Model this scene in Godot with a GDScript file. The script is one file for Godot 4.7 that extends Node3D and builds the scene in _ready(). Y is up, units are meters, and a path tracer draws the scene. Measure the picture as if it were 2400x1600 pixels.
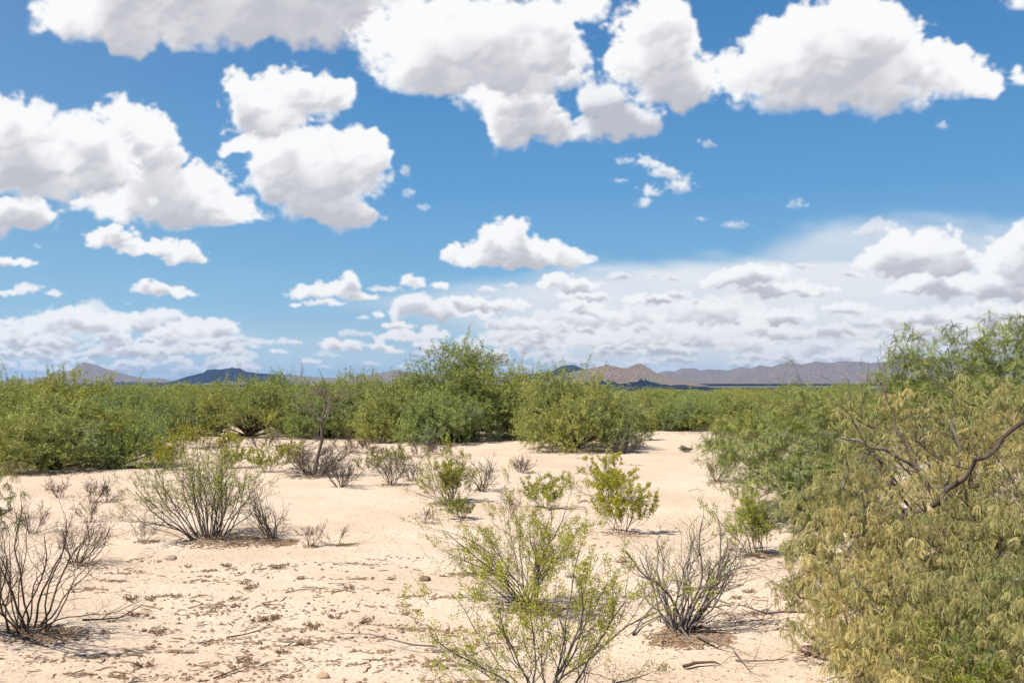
extends Node3D
# Desert flat with mesquite, creosote and dead brush under cumulus, mountains far behind.
# Photo positions are in pixels of a 2352 x 1568 view of the photograph.

const FOCAL := 2288.0
const EYE := 1.75
const PITCH := 2.403
var cam_basis := Basis()
var rng := RandomNumberGenerator.new()
var relief := FastNoiseLite.new()
var fine := FastNoiseLite.new()
var swell := FastNoiseLite.new()
var names := {}
var M := {}

func _ready() -> void:
	var t0 := Time.get_ticks_msec()
	rng.seed = 7
	cam_basis = Basis(Vector3.RIGHT, deg_to_rad(PITCH))
	var cam := Camera3D.new()
	cam.name = "camera"
	add_child(cam)
	cam.transform = Transform3D(cam_basis, Vector3(0, EYE, 0))
	cam.fov = rad_to_deg(2.0 * atan(784.0 / FOCAL))
	cam.near = 0.1
	cam.far = 80000.0
	cam.current = true
	var env := Environment.new()
	env.background_mode = Environment.BG_SKY
	var sky := Sky.new()
	var pano := PanoramaSkyMaterial.new()
	pano.panorama = ImageTexture.create_from_image(sky_image())
	sky.sky_material = pano
	env.sky = sky
	env.tonemap_mode = Environment.TONE_MAPPER_LINEAR
	env.tonemap_exposure = 1.8
	env.background_energy_multiplier = 0.5556
	env.sdfgi_enabled = true
	env.ssao_enabled = true
	env.ssil_enabled = true
	env.fog_enabled = HAZE > 0.0
	env.fog_density = HAZE
	env.fog_light_color = Color(0.60, 0.78, 1.0)
	var we := WorldEnvironment.new()
	we.name = "environment"
	we.environment = env
	add_child(we)
	var sun := DirectionalLight3D.new()
	sun.name = "sun"
	add_child(sun)
	sun.look_at_from_position(Vector3.ZERO, SUN_WAY, Vector3.UP)
	sun.light_energy = 1.5
	sun.light_color = Color(1.0, 0.965, 0.90)
	sun.light_angular_distance = 0.55
	sun.shadow_enabled = true
	print("sky ", Time.get_ticks_msec() - t0)
	build_scene()
	print("all ", Time.get_ticks_msec() - t0)

# ---------------------------------------------------------------- the scene
const SKYW := 4096
const SKYH := 4096
const HAZE := 0.00003
const SUN_WAY := Vector3(0.50, -0.83, -0.22)
const SAND := Color(0.492, 0.418, 0.355)
const GREY := Color(0.255, 0.228, 0.21)
const BROWN := Color(0.160, 0.110, 0.082)

func build_scene() -> void:
	setup_noise()
	M.sand = sand_material()
	M.rock = rock_material()
	M.hill = hill_material()
	M.bark = bark(3)
	M.leaf = [leafy(Color(0.96, 0.97, 0.95), 0.65), leafy(Color(1.0, 0.985, 0.86), 0.65), leafy(Color(0.92, 0.97, 0.98), 0.65), leafy(Color(0.93, 0.93, 0.92), 0.65), leafy(Color(0.86, 0.89, 0.84), 0.45)]
	M.small_leaf = leafy(Color(1, 1, 1), 0.75)
	M.near_leaf = leafy(Color(1, 1, 1), 0.75)
	make_ground()
	make_mountains()
	make_clouds()
	print("ground ok")
	place_mesquites()
	print("mesquites ok")
	place_near_mesquites()
	print("near ok")
	place_shrubs()
	print("shrubs ok")
	place_litter()

func place_mesquites() -> void:
	rng.seed = 100
	make_sprays()
	var protos := []
	var specs := [[2.0, 2.2, 19, 56, false], [2.2, 2.0, 21, 52, false], [1.7, 2.1, 16, 60, false], [2.4, 2.3, 22, 52, true], [1.9, 3.4, 30, 52, false], [1.5, 1.6, 13, 58, true]]
	for k in specs.size():
		var s: Array = specs[k]
		protos.append(mesquite("mesquite_bush", 200 + k * 17, s[0], s[1], s[2], s[3], s[4], k == 4))
	# [px, foot y, top y, width px, model, turn, tint, label]
	var rows := [
		[-40, 1060, 890, 330, 0, 0.4, 0, "rounded green mesquite at the outer end of the yellow-green thicket"],
		[110, 1078, 915, 320, 2, 1.3, 0, "broad green mesquite at the front of the yellow-green thicket, dead brush at its foot"],
		[262, 1072, 925, 230, 0, 2.9, 2, "blue-green mesquite at the front corner of the yellow-green thicket beside yellow-flecked creosote"],
		[10, 1022, 868, 250, 3, 0.2, 1, "yellow-green mesquite crown behind the yellow-green thicket front"],
		[150, 1018, 862, 280, 1, 2.2, 1, "yellowish mesquite crown showing under the square-shouldered peak"],
		[300, 1012, 884, 240, 3, 4.0, 2, "grey-green mesquite at the back of the yellow-green thicket"],
		[425, 1000, 898, 210, 1, 5.1, 0, "low mesquite between the yellow-green thicket and the open-footed mesquite"],
		[570, 1002, 866, 240, 3, 1.0, 0, "mesquite with dark bare limbs open at its foot"],
		[655, 994, 864, 180, 0, 3.3, 2, "mesquite with upright shoots behind the dead tree"],
		[745, 1004, 884, 180, 2, 0.7, 2, "pale green mesquite directly behind the dead tree"],
		[830, 1002, 866, 220, 1, 4.4, 0, "spreading mesquite between the dead tree and the tallest mesquite"],
		[925, 1012, 878, 200, 2, 2.6, 0, "mesquite leaning out before the tallest mesquite"],
		[1060, 1008, 764, 310, 4, 0.0, 4, "tallest mesquite, towering over the whole thicket"],
		[1010, 1020, 900, 180, 5, 3.9, 2, "short mesquite at the foot of the tallest mesquite"],
		[1185, 1000, 852, 170, 2, 5.5, 1, "narrow mesquite on the shaded side of the tallest mesquite"],
		[1315, 1030, 854, 275, 0, 1.9, 0, "round mesquite standing forward in the clearing beside the small grey saltbush"],
		[1405, 1012, 905, 170, 5, 0.3, 0, "small mesquite leaning on the round forward mesquite"],
		[1490, 988, 888, 170, 1, 2.0, 0, "mesquite at the near end of the row across the clearing"],
		[1575, 988, 890, 190, 3, 5.0, 2, "dark-footed mesquite in the row across the clearing"],
		[1665, 986, 893, 190, 1, 0.9, 0, "mesquite in the middle of the row across the clearing"],
		[1755, 984, 888, 200, 3, 3.0, 0, "mesquite in the row across the clearing, half behind the bright green mesquite"],
		[1860, 980, 884, 220, 1, 4.1, 2, "mesquite at the far end of the row across the clearing"],
		[1960, 985, 880, 220, 3, 1.7, 0, "mesquite mostly hidden behind the fallen branch tips"],
	]
	for r in rows:
		var at := on_ground(r[0], r[1])
		var d := -at.z
		var s: Array = specs[r[4]]
		var sy: float = (r[1] - r[2]) * d / FOCAL / (s[1] * (1.06 if r[1] > 990 else 1.22))
		var sx: float = r[3] * d / FOCAL / (s[0] * 2.0)
		var o := copy_of(protos[r[4]], r[7], at, r[5], Vector3(sx, sy, sx))
		o.get_node("crown").material_override = M.leaf[r[6]]
	# scrub farther out, seen over and between the thicket
	rng.seed = 900
	for k in 90:
		var d := rng.randf_range(42.0, 150.0)
		var px := rng.randf_range(-150, 2500)
		var x := (px - 1176.0) / FOCAL * d
		var at := stand(x, -d)
		var tall := rng.randf_range(0.8, 1.15) if px > 1340 and px < 1800 else rng.randf_range(1.3, 1.7)
		var q := rng.randi() % 4
		var s: Array = specs[q]
		var w := rng.randf_range(0.9, 1.3)
		var o := copy_of(protos[q], "low mesquite in the far scrub beyond the clearing", at, rng.randf() * TAU, Vector3(w, tall / s[1], w), "far mesquite scrub")
		o.get_node("crown").material_override = M.leaf[rng.randi() % 4]
	for p in protos:
		p.free()

func place_near_mesquites() -> void:
	rng.seed = 55
	M.hanging = [hanging_leaf(1.0), hanging_leaf(0.9), hanging_leaf(0.8)]
	M.spreading = [hanging_leaf(0.12), hanging_leaf(0.2), hanging_leaf(0.3)]
	var green := [Color(0.245, 0.285, 0.095), Color(0.30, 0.325, 0.10), Color(0.22, 0.265, 0.12)]
	var wilted := [Color(0.61, 0.53, 0.265), Color(0.47, 0.445, 0.21), Color(0.305, 0.34, 0.14)]
	near_mesquite("mesquite_bush", "bright green low mesquite spreading into the clearing behind the wilted one", on_ground(1840, 1195), [
		[1650, 1030, 13.6, 0.32, 0.8, 0], [1700, 1075, 13.0, 0.40, 1.0, 0], [1745, 1005, 13.6, 0.46, 1.0, 1], [1830, 1035, 13.0, 0.50, 1.0, 0], [1850, 960, 14.0, 0.48, 1.0, 1], [1790, 1115, 12.5, 0.42, 0.9, 0],
		[1890, 1095, 12.4, 0.50, 1.0, 0], [1935, 985, 13.4, 0.52, 1.0, 0], [1690, 990, 14.2, 0.34, 0.8, 1], [1850, 1165, 12.0, 0.36, 0.7, 2], [1965, 1050, 12.8, 0.52, 1.0, 0], [1960, 1140, 12.0, 0.46, 1.0, 2]],
		green, 0.1, 120.0, 4, [])
	near_mesquite("mesquite_bush", "tall airy mesquite with dark branches against the sky", on_ground(2240, 1190), [
		[2085, 800, 11.4, 0.24, 0.55, 1], [2105, 860, 11.2, 0.38, 0.8, 0], [2180, 800, 11.2, 0.30, 0.55, 0], [2200, 890, 11.0, 0.46, 1.0, 0], [2265, 785, 11.2, 0.26, 0.5, 1], [2300, 850, 10.8, 0.46, 1.0, 0], [2345, 770, 11.2, 0.32, 0.6, 0],
		[2050, 905, 11.6, 0.36, 0.9, 0], [2390, 850, 10.8, 0.5, 1.0, 0], [2250, 960, 10.3, 0.5, 1.0, 0], [2140, 955, 10.8, 0.45, 1.0, 0], [2430, 780, 11.2, 0.4, 0.8, 0], [2380, 960, 10.2, 0.5, 1.0, 2], [2060, 980, 11.0, 0.42, 0.9, 0], [2150, 1050, 10.4, 0.5, 1.0, 2]],
		green, 0.1, 90.0, 4, [])
	near_mesquite("mesquite_bush", "wilted mesquite hung with dry straw-coloured leaves, a broken dark limb across it", on_ground(2215, 1330), [
		[1855, 1465, 6.3, 0.15, 0.80, 1], [1835, 1370, 6.5, 0.15, 0.80, 1], [1850, 1270, 6.6, 0.17, 0.90, 1], [1860, 1180, 6.8, 0.22, 0.65, 1, 12], [1930, 1120, 6.8, 0.24, 0.65, 1, 12], [1960, 1230, 6.4, 0.26, 1.00, 0], [2030, 1350, 6.0, 0.26, 1.10, 0],
		[1930, 1400, 6.1, 0.22, 1.10, 0], [1950, 1500, 5.8, 0.21, 1.10, 0], [2060, 1480, 5.6, 0.24, 1.20, 0], [1980, 1555, 5.6, 0.17, 1.00, 0], [2110, 1560, 5.3, 0.21, 1.10, 0], [2160, 1400, 5.7, 0.24, 1.00, 1], [2260, 1440, 5.6, 0.28, 1.10, 1],
		[2340, 1380, 5.8, 0.29, 1.10, 2], [2330, 1510, 5.4, 0.26, 1.10, 1], [2220, 1540, 5.3, 0.22, 1.00, 2], [2330, 1230, 6.2, 0.29, 0.70, 1], [2060, 1160, 6.8, 0.26, 0.55, 0, 12], [2000, 1050, 7.2, 0.26, 0.44, 1, 12], [2120, 1060, 7.2, 0.28, 0.40, 0, 12],
		[2210, 1040, 7.2, 0.30, 0.40, 1, 12], [1965, 955, 7.4, 0.22, 0.32, 1, 12], [2090, 960, 7.5, 0.26, 0.32, 0, 12], [2230, 930, 7.5, 0.30, 0.32, 1, 12], [2330, 1090, 6.8, 0.34, 0.55, 0, 12], [2340, 940, 7.4, 0.30, 0.32, 1, 12], [2430, 1300, 6.0, 0.34, 1.00, 1], [2420, 1100, 6.8, 0.40, 0.65, 1, 12], [2450, 1480, 5.6, 0.30, 1.00, 1],
		[2150, 1260, 6.3, 0.26, 0.70, 1, 14], [2070, 1265, 6.4, 0.24, 0.85, 0, 12], [2250, 1200, 6.5, 0.28, 0.55, 1, 16], [2240, 1330, 6.0, 0.24, 0.80, 1, 12], [2180, 1120, 6.9, 0.26, 0.45, 0, 16], [1900, 1330, 6.3, 0.2, 0.9, 0, 9], [2300, 1010, 7.1, 0.26, 0.4, 0, 14]],
		wilted, 1.0, 350.0, 13, [
		{"called": "broken_limb", "pts": [[2140, 1160, 6.65], [2190, 1113, 6.6], [2265, 1042, 6.5], [2352, 962, 6.5], [2440, 880, 6.6]], "r": 0.027, "r1": 0.020, "col": Color(0.12, 0.095, 0.08), "kids": 4},
		{"called": "limb", "pts": [[2215, 1330, 6.9], [2180, 1180, 6.9], [2110, 1075, 7.0], [2030, 1030, 7.0], [1950, 1012, 7.1], [1880, 985, 7.2]], "r": 0.026, "r1": 0.006, "col": Color(0.20, 0.175, 0.16), "kids": 6},
		{"called": "limb", "pts": [[2210, 1320, 6.9], [2130, 1120, 6.9], [2060, 980, 7.0], [2035, 905, 7.1], [2025, 880, 7.1]], "r": 0.022, "r1": 0.005, "col": Color(0.19, 0.15, 0.13), "kids": 2},
		{"called": "limb", "pts": [[2200, 1310, 6.9], [2050, 1100, 7.0], [1970, 985, 7.2], [1900, 905, 7.4]], "r": 0.018, "r1": 0.004, "col": Color(0.17, 0.14, 0.12), "kids": 3},
		{"called": "limb", "pts": [[2230, 1320, 6.8], [2210, 1100, 6.9], [2190, 960, 7.0], [2190, 900, 7.0]], "r": 0.02, "r1": 0.005, "col": Color(0.19, 0.17, 0.16), "kids": 3},
		{"called": "limb", "pts": [[2230, 1330, 6.8], [2300, 1240, 6.4], [2380, 1120, 6.4], [2450, 1060, 6.4]], "r": 0.03, "r1": 0.012, "col": Color(0.19, 0.17, 0.16), "kids": 6},
		{"called": "limb", "pts": [[2200, 1330, 6.8], [2050, 1300, 6.4], [1900, 1290, 6.4], [1800, 1340, 6.4]], "r": 0.02, "r1": 0.005, "col": Color(0.17, 0.14, 0.12), "kids": 6}])
	near_mesquite("mesquite_bush", "drooping mesquite with pale wilting sprigs beside the large dark leafless shrub", on_ground(-330, 1400), [
		[5, 1085, 6.3, 0.14, 0.8, 0], [20, 1165, 6.2, 0.12, 0.8, 2], [0, 1215, 6.2, 0.12, 0.8, 2], [-60, 1150, 6.3, 0.22, 0.8, 2], [-140, 1120, 6.6, 0.3, 1.0, 2], [-240, 1200, 6.6, 0.35, 1.0, 2]],
		[Color(0.37, 0.33, 0.17), Color(0.25, 0.26, 0.11), Color(0.17, 0.21, 0.08)], 0.9, 110.0, 3, [])

func place_shrubs() -> void:
	var lush := {"stems": 15, "leaves": 2.2, "k0": 5, "k1": 4}
	var C := "creosote_bush"
	var c := "creosote"
	# creosote, nearest first
	shrub(C, "wide open leafy creosote with long forked grey stems", c, 1235, 1640, 1290, 520, {"stems": 15, "leaves": 6.5, "rad": 0.0095, "k0": 8, "k1": 6, "leaf": 0.92, "bare": 4, "tint": Color(0.335, 0.335, 0.05), "aim": [[1050, 1400], [1075, 1340], [1090, 1430], [1140, 1330], [1200, 1390], [1260, 1320], [1330, 1265], [1290, 1400], [1400, 1330], [1440, 1290], [1480, 1400], [1380, 1450], [1440, 1480], [1080, 1480]], "col": Color(0.19, 0.175, 0.17)})
	shrub(C, "dense-footed creosote with green top just behind the wide open one", c, 1212, 1388, 1145, 330, {"stems": 30, "leaves": 5.2, "rad": 0.0075, "leaf": 1.0, "bare": 4, "tint": Color(0.325, 0.325, 0.055), "aim": [[1060, 1180], [1100, 1160], [1150, 1150], [1200, 1150], [1260, 1165], [1310, 1180], [1360, 1200], [1370, 1240], [1080, 1230]]})
	shrub(C, "large many-stemmed creosote with sparse leaves over dark litter", c, 478, 1238, 995, 375, {"stems": 36, "leaves": 2.2, "rad": 0.0075, "leaf": 1.3, "k0": 8, "bare": 4, "tint": Color(0.29, 0.33, 0.055)})
	shrub(C, "bright yellow-green creosote with two forking stems over dark litter", c, 1425, 1222, 1095, 165, {"stems": 13, "leaves": 4.6, "leaf": 1.6, "tint": Color(0.36, 0.35, 0.035)})
	shrub(C, "upright bright creosote standing behind the two-stemmed one", c, 1390, 1150, 1030, 130, {"stems": 16, "leaves": 4.2, "leaf": 1.7, "tint": Color(0.36, 0.35, 0.035)})
	shrub(C, "small airy creosote on bare sand between larger ones", c, 1258, 1168, 1080, 110, {"stems": 11, "leaves": 3.6, "leaf": 1.6, "tint": Color(0.33, 0.33, 0.045)})
	shrub(C, "bushy creosote with brown lower stems in mid clearing", c, 1035, 1155, 1035, 155, {"stems": 26, "leaves": 2.6, "leaf": 1.6, "tint": Color(0.30, 0.31, 0.045)})
	shrub(C, "short creosote clump with green tips at the bushy one's foot", c, 1062, 1192, 1130, 90, {"stems": 12, "leaves": 1.6, "leaf": 1.4, "col": BROWN})
	shrub(C, "creosote with bare lower stems beside the wilted mesquite", c, 1738, 1270, 1130, 190, {"stems": 16, "leaves": 3.2, "leaf": 1.4, "bloom": 6, "tint": Color(0.28, 0.30, 0.05)})
	shrub(C, "yellow-tipped creosote at the corner of the yellow-green thicket", c, 380, 1080, 1000, 110, {"stems": 14, "leaves": 2.6, "leaf": 2.0, "bloom": 20, "tint": Color(0.33, 0.31, 0.03)})
	shrub(C, "flowering creosote before the low mesquite", c, 430, 1030, 980, 130, {"stems": 12, "leaves": 2.6, "leaf": 2.4, "bloom": 40, "tint": Color(0.36, 0.33, 0.03)})
	shrub(C, "flat yellow-green creosote under the open-footed mesquite", c, 530, 1025, 990, 90, {"stems": 10, "leaves": 2.6, "leaf": 2.4, "bloom": 30, "tint": Color(0.36, 0.34, 0.03)})
	shrub(C, "thin creosote between the large creosote and the dead tree", c, 615, 1085, 1025, 110, {"stems": 14, "leaves": 2.0, "leaf": 1.9, "bloom": 14, "tint": Color(0.31, 0.31, 0.04)})
	shrub(C, "sparse creosote beside the dead tree's grey brush", c, 850, 1085, 1030, 90, {"stems": 10, "leaves": 1.3, "leaf": 1.7})
	shrub(C, "green creosote sprouting under the wilted mesquite", c, 2230, 1640, 1460, 330, {"stems": 18, "leaves": 2.6, "leaf": 1.0, "tint": Color(0.20, 0.235, 0.03)})
	shrub(C, "low yellow-green creosote close behind the dead tree", c, 672, 1062, 1012, 90, {"stems": 11, "leaves": 2.2, "leaf": 2.0, "tint": Color(0.32, 0.32, 0.04)})
	shrub(C, "low thin creosote between the grey twig fan and the tallest mesquite", c, 925, 1066, 1022, 70, {"stems": 10, "leaves": 1.4, "leaf": 1.8, "tint": Color(0.28, 0.29, 0.05)})
	shrub(C, "yellow-green creosote just behind the large many-stemmed creosote", c, 520, 1075, 1020, 110, {"stems": 12, "leaves": 2.4, "leaf": 1.9, "bloom": 10, "tint": Color(0.33, 0.33, 0.04)})
	shrub("saltbush", "small rounded grey-green saltbush by the round forward mesquite", "saltbush", 1442, 1040, 985, 105, {"stems": 20, "leaves": 4.5, "leaf": 1.9, "leaf_from": 0.05, "tint": Color(0.27, 0.27, 0.18)})
	shrub("saltbush", "tiny grey-green tuft alone on the far sand", "saltbush", 1575, 1038, 1024, 36, {"stems": 12, "leaves": 1.0, "leaf": 1.4, "leaf_from": 0.0, "tint": Color(0.20, 0.20, 0.13)})
	shrub("saltbush", "pale grey shrub under the small leaning mesquite", "saltbush", 1415, 1030, 975, 80, {"stems": 16, "leaves": 3.0, "leaf": 2.2, "leaf_from": 0.05, "tint": Color(0.17, 0.185, 0.11)})
	# dead and leafless brush
	var D := "dead_shrub"
	var d := "dead shrub"
	var gnarl := {"segs": [9, 6, 4], "wob": [0.30, 0.38, 0.4], "rise": [0.04, 0.04, 0.04], "kids": [7, 5], "ang": [0.75, 0.8], "lr": [0.42, 0.5], "rr": [0.55, 0.6], "from": [0.35, 0.3]}
	shrub(D, "weathered grey dead shrub with a few green shoots over fallen sticks", d, 1560, 1445, 1175, 225, {"stems": 26, "rad": 0.0105, "aim": [[1475, 1210], [1450, 1300], [1630, 1190], [1600, 1230], [1670, 1245]], "col": GREY, "P": gnarl, "leaves": 0.8, "leaf": 1.2, "leaf_from": 0.3, "bare": 7, "tint": Color(0.18, 0.26, 0.09)})
	shrub(D, "large dark leafless shrub with long forking stems, twig shadows on the sand", d, 62, 1448, 1150, 310, {"stems": 17, "rad": 0.007, "col": BROWN, "P": gnarl, "aim": [[0, 1170], [60, 1180], [110, 1190], [215, 1340], [150, 1230], [-60, 1200]]})
	shrub(D, "second dark leafless shrub half hidden behind the large one", d, -25, 1410, 1230, 200, {"stems": 14, "rad": 0.007, "col": BROWN, "P": gnarl})
	shrub(D, "brown leafless shrub with a thick stub at its heart", d, 180, 1292, 1165, 150, {"stems": 20, "rad": 0.007, "col": BROWN, "P": gnarl})
	shrub(D, "thin brown leafless shrub leaning over bare sand", d, 330, 1246, 1165, 60, {"stems": 7, "rad": 0.007, "col": BROWN, "P": gnarl})
	shrub(D, "grey-brown leafless shrub beside the large creosote", d, 625, 1240, 1120, 120, {"stems": 18, "rad": 0.009, "col": Color(0.16, 0.125, 0.10), "P": gnarl})
	shrub(D, "stubby dead shrub of a few bare sticks", d, 712, 1252, 1192, 66, {"stems": 9, "rad": 0.008, "col": BROWN, "P": gnarl})
	shrub(D, "two crooked dead sticks with twigs lying beside them", d, 772, 1252, 1205, 50, {"stems": 5, "rad": 0.008, "col": BROWN, "P": gnarl})
	shrub(D, "low dead shrub before the yellow-green thicket, leaning outward", d, 138, 1142, 1092, 66, {"stems": 11, "rad": 0.008, "col": BROWN, "P": gnarl})
	shrub(D, "dead shrub pair's taller half, before the yellow-green thicket", d, 212, 1155, 1092, 60, {"stems": 13, "rad": 0.007, "col": BROWN, "P": gnarl})
	shrub(D, "dead shrub pair's lower half with wider fan", d, 246, 1152, 1098, 54, {"stems": 12, "rad": 0.007, "col": BROWN, "P": gnarl})
	shrub(D, "dark dead shrub behind the one with the thick stub", d, 204, 1200, 1140, 60, {"stems": 12, "rad": 0.007, "col": BROWN, "P": gnarl})
	shrub(D, "faint tangle of dead twigs behind the drooping mesquite branch", d, 75, 1225, 1150, 100, {"stems": 16, "rad": 0.008, "col": Color(0.17, 0.125, 0.10), "P": gnarl})
	shrub(D, "dry shrub of fine grey twigs beside the dead tree", d, 785, 1118, 1045, 96, {"stems": 20, "rad": 0.009, "col": Color(0.17, 0.14, 0.12)})
	shrub(D, "upright fan of grey twigs by the bushy creosote", d, 900, 1112, 1030, 70, {"stems": 16, "rad": 0.009, "col": Color(0.18, 0.15, 0.13), "leaves": 0.25, "leaf": 1.5})
	shrub(D, "low dark twiggy shrub touching the bushy creosote", d, 948, 1106, 1050, 70, {"stems": 15, "rad": 0.009, "col": BROWN})
	shrub(D, "tall thin leafless shrub behind the bushy creosote", d, 1108, 1128, 1035, 66, {"stems": 15, "rad": 0.009, "col": Color(0.16, 0.12, 0.10), "P": gnarl})
	shrub(D, "small pale tan leafless shrub alone in mid clearing", d, 1197, 1086, 1043, 48, {"stems": 18, "rad": 0.009, "col": Color(0.24, 0.185, 0.14)})
	shrub(D, "small bare shrub before the bushy creosote", d, 975, 1205, 1148, 46, {"stems": 8, "rad": 0.007, "col": BROWN, "P": gnarl})
	shrub(D, "dead shrub at the foot of the bright green mesquite", d, 1648, 1108, 1040, 80, {"stems": 16, "rad": 0.010, "col": Color(0.17, 0.135, 0.115), "P": gnarl})
	shrub(D, "twiggy grey brush against the tallest mesquite's skirt", d, 960, 1050, 1000, 100, {"stems": 16, "rad": 0.010, "col": Color(0.19, 0.16, 0.14)})
	shrub(D, "brown leafless stems rising behind the dense-footed creosote", d, 1180, 1190, 1090, 60, {"stems": 8, "rad": 0.007, "col": BROWN, "P": gnarl})
	for q in [[600, 1034, 1000, 90], [668, 1044, 1005, 80], [770, 1058, 1015, 90], [835, 1040, 1005, 80], [880, 1052, 1012, 80], [1015, 1044, 1015, 80], [500, 1042, 1012, 70], [700, 1070, 1030, 80]]:
		shrub(D, "low dry brown brush along the foot of the mesquites by the dead tree", d, q[0], q[1], q[2], q[3], {"stems": 14, "rad": 0.009, "col": BROWN, "P": gnarl, "group": "dry brush along the mesquites"})
	dead_tree()

func dead_tree() -> void:
	rng.seed = 321
	var at := on_ground(722, 1090)
	var depth := -at.z
	var t := thing("dead_tree", "dead grey tree with one bare leader above a tangle of low limbs", "dead tree", at)
	var px := depth / FOCAL
	var wood := Color(0.225, 0.19, 0.165)
	var P := {"segs": [7, 5, 4], "wob": [0.34, 0.4, 0.4], "rise": [0.03, 0.03, 0.03], "kids": [7, 5], "ang": [0.75, 0.8], "lr": [0.42, 0.5], "rr": [0.5, 0.6], "from": [0.3, 0.25]}
	var b := Builder.new()
	var pts := []
	var radii := []
	var line := [[722, 1095, 0.038], [728, 1050, 0.032], [740, 1010, 0.027], [737, 970, 0.021], [746, 930, 0.015], [748, 900, 0.010], [740, 870, 0.006], [730, 848, 0.003]]
	for q in line:
		pts.append(Vector3((q[0] - 722) * px, (1090 - q[1]) * px, rng.randf_range(-0.05, 0.05)))
		radii.append(q[2])
	b.tube(pts, radii, 8, wood)
	var trunk := part("trunk", b.mesh(M.bark), t)
	for k in 24:
		var br := Builder.new()
		var i := 1 + k % 5
		var a := k * 2.4 + rng.randf()
		grow(br, pts[i], Vector3(cos(a), rng.randf_range(0.2, 0.9), sin(a)).normalized(), rng.randf_range(0.25, 0.7), 0.011, 0, P, wood * 1.25, [], 0.0022)
		part("branch", br.mesh(M.bark), trunk)
	for k in 40:
		var br := Builder.new()
		var a := k * 2.39996 + rng.randf() * 0.3
		grow(br, Vector3(cos(a) * 0.12, 0.0, sin(a) * 0.12), Vector3(cos(a), rng.randf_range(0.25, 1.0), sin(a)).normalized(), rng.randf_range(0.4, 0.65), 0.012, 0, P, wood * rng.randf_range(0.85, 1.35), [], 0.0022)
		part("branch", br.mesh(M.bark), t)

func stick(label: String, pts: Array, r: float, kids: int, col: Color, called := "fallen_branch") -> void:
	# pts are photo pixels on the ground, third value is height above it
	var first := on_ground(pts[0][0], pts[0][1])
	var t := thing(called, label, "fallen branch", first)
	var line := []
	var radii := []
	for i in pts.size():
		var g := on_ground(pts[i][0], pts[i][1]) - first
		g.y += r * 0.8 + pts[i][2]
		line.append(g)
		radii.append(r * 0.75 * lerpf(1.0, 0.35, float(i) / (pts.size() - 1)))
	var b := Builder.new()
	b.tube(line, radii, 6, col)
	var wood := part("wood", b.mesh(M.bark), t)
	var P := {"segs": [4, 3], "wob": [0.3, 0.3], "rise": [-0.02, 0.0], "kids": [2], "ang": [0.6], "lr": [0.5], "rr": [0.6], "from": [0.4]}
	for k in kids:
		var i := rng.randi_range(1, line.size() - 1)
		var along: Vector3 = (line[i] - line[i - 1]).normalized()
		var tw := Builder.new()
		grow(tw, line[i], (along + rand_dir() * 0.7 + Vector3(0, 0.2, 0)).normalized(), rng.randf_range(0.10, 0.26), radii[i] * 0.6, 0, P, col, [], 0.0012)
		part("twig", tw.mesh(M.bark), wood)

func stone(label: String, px: float, py: float, wide: float, col: Color, called := "stone", category := "stone") -> void:
	var at := on_ground(px, py)
	var w := wide * -at.z / FOCAL * 0.5
	var sm := SphereMesh.new()
	sm.radial_segments = 18
	sm.rings = 10
	var arr := sm.get_mesh_arrays()
	var vv: PackedVector3Array = arr[Mesh.ARRAY_VERTEX]
	var b := Builder.new()
	for p in vv:
		var k := 1.0 + relief.get_noise_3d(p.x * 1.6 + px, p.y * 1.6, p.z * 1.6) * 0.35 + fine.get_noise_3d(p.x + px, p.y, p.z) * 0.15
		b.v.append(Vector3(p.x * 2.0 * w * k, p.y * 1.25 * w * k, p.z * 1.6 * w * k))
		b.n.append((p * Vector3(1, 1.4, 1.1)).normalized())
		b.c.append(col * rng.randf_range(0.85, 1.1))
	b.ix = arr[Mesh.ARRAY_INDEX]
	var t := thing(called, label, category, at + Vector3(0, w * 0.12, 0))
	var st := SurfaceTool.new()
	st.create_from(b.mesh(M.rock), 0)
	st.generate_normals()
	var m := st.commit()
	m.surface_set_material(0, M.rock)
	part("body", m, t)

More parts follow.
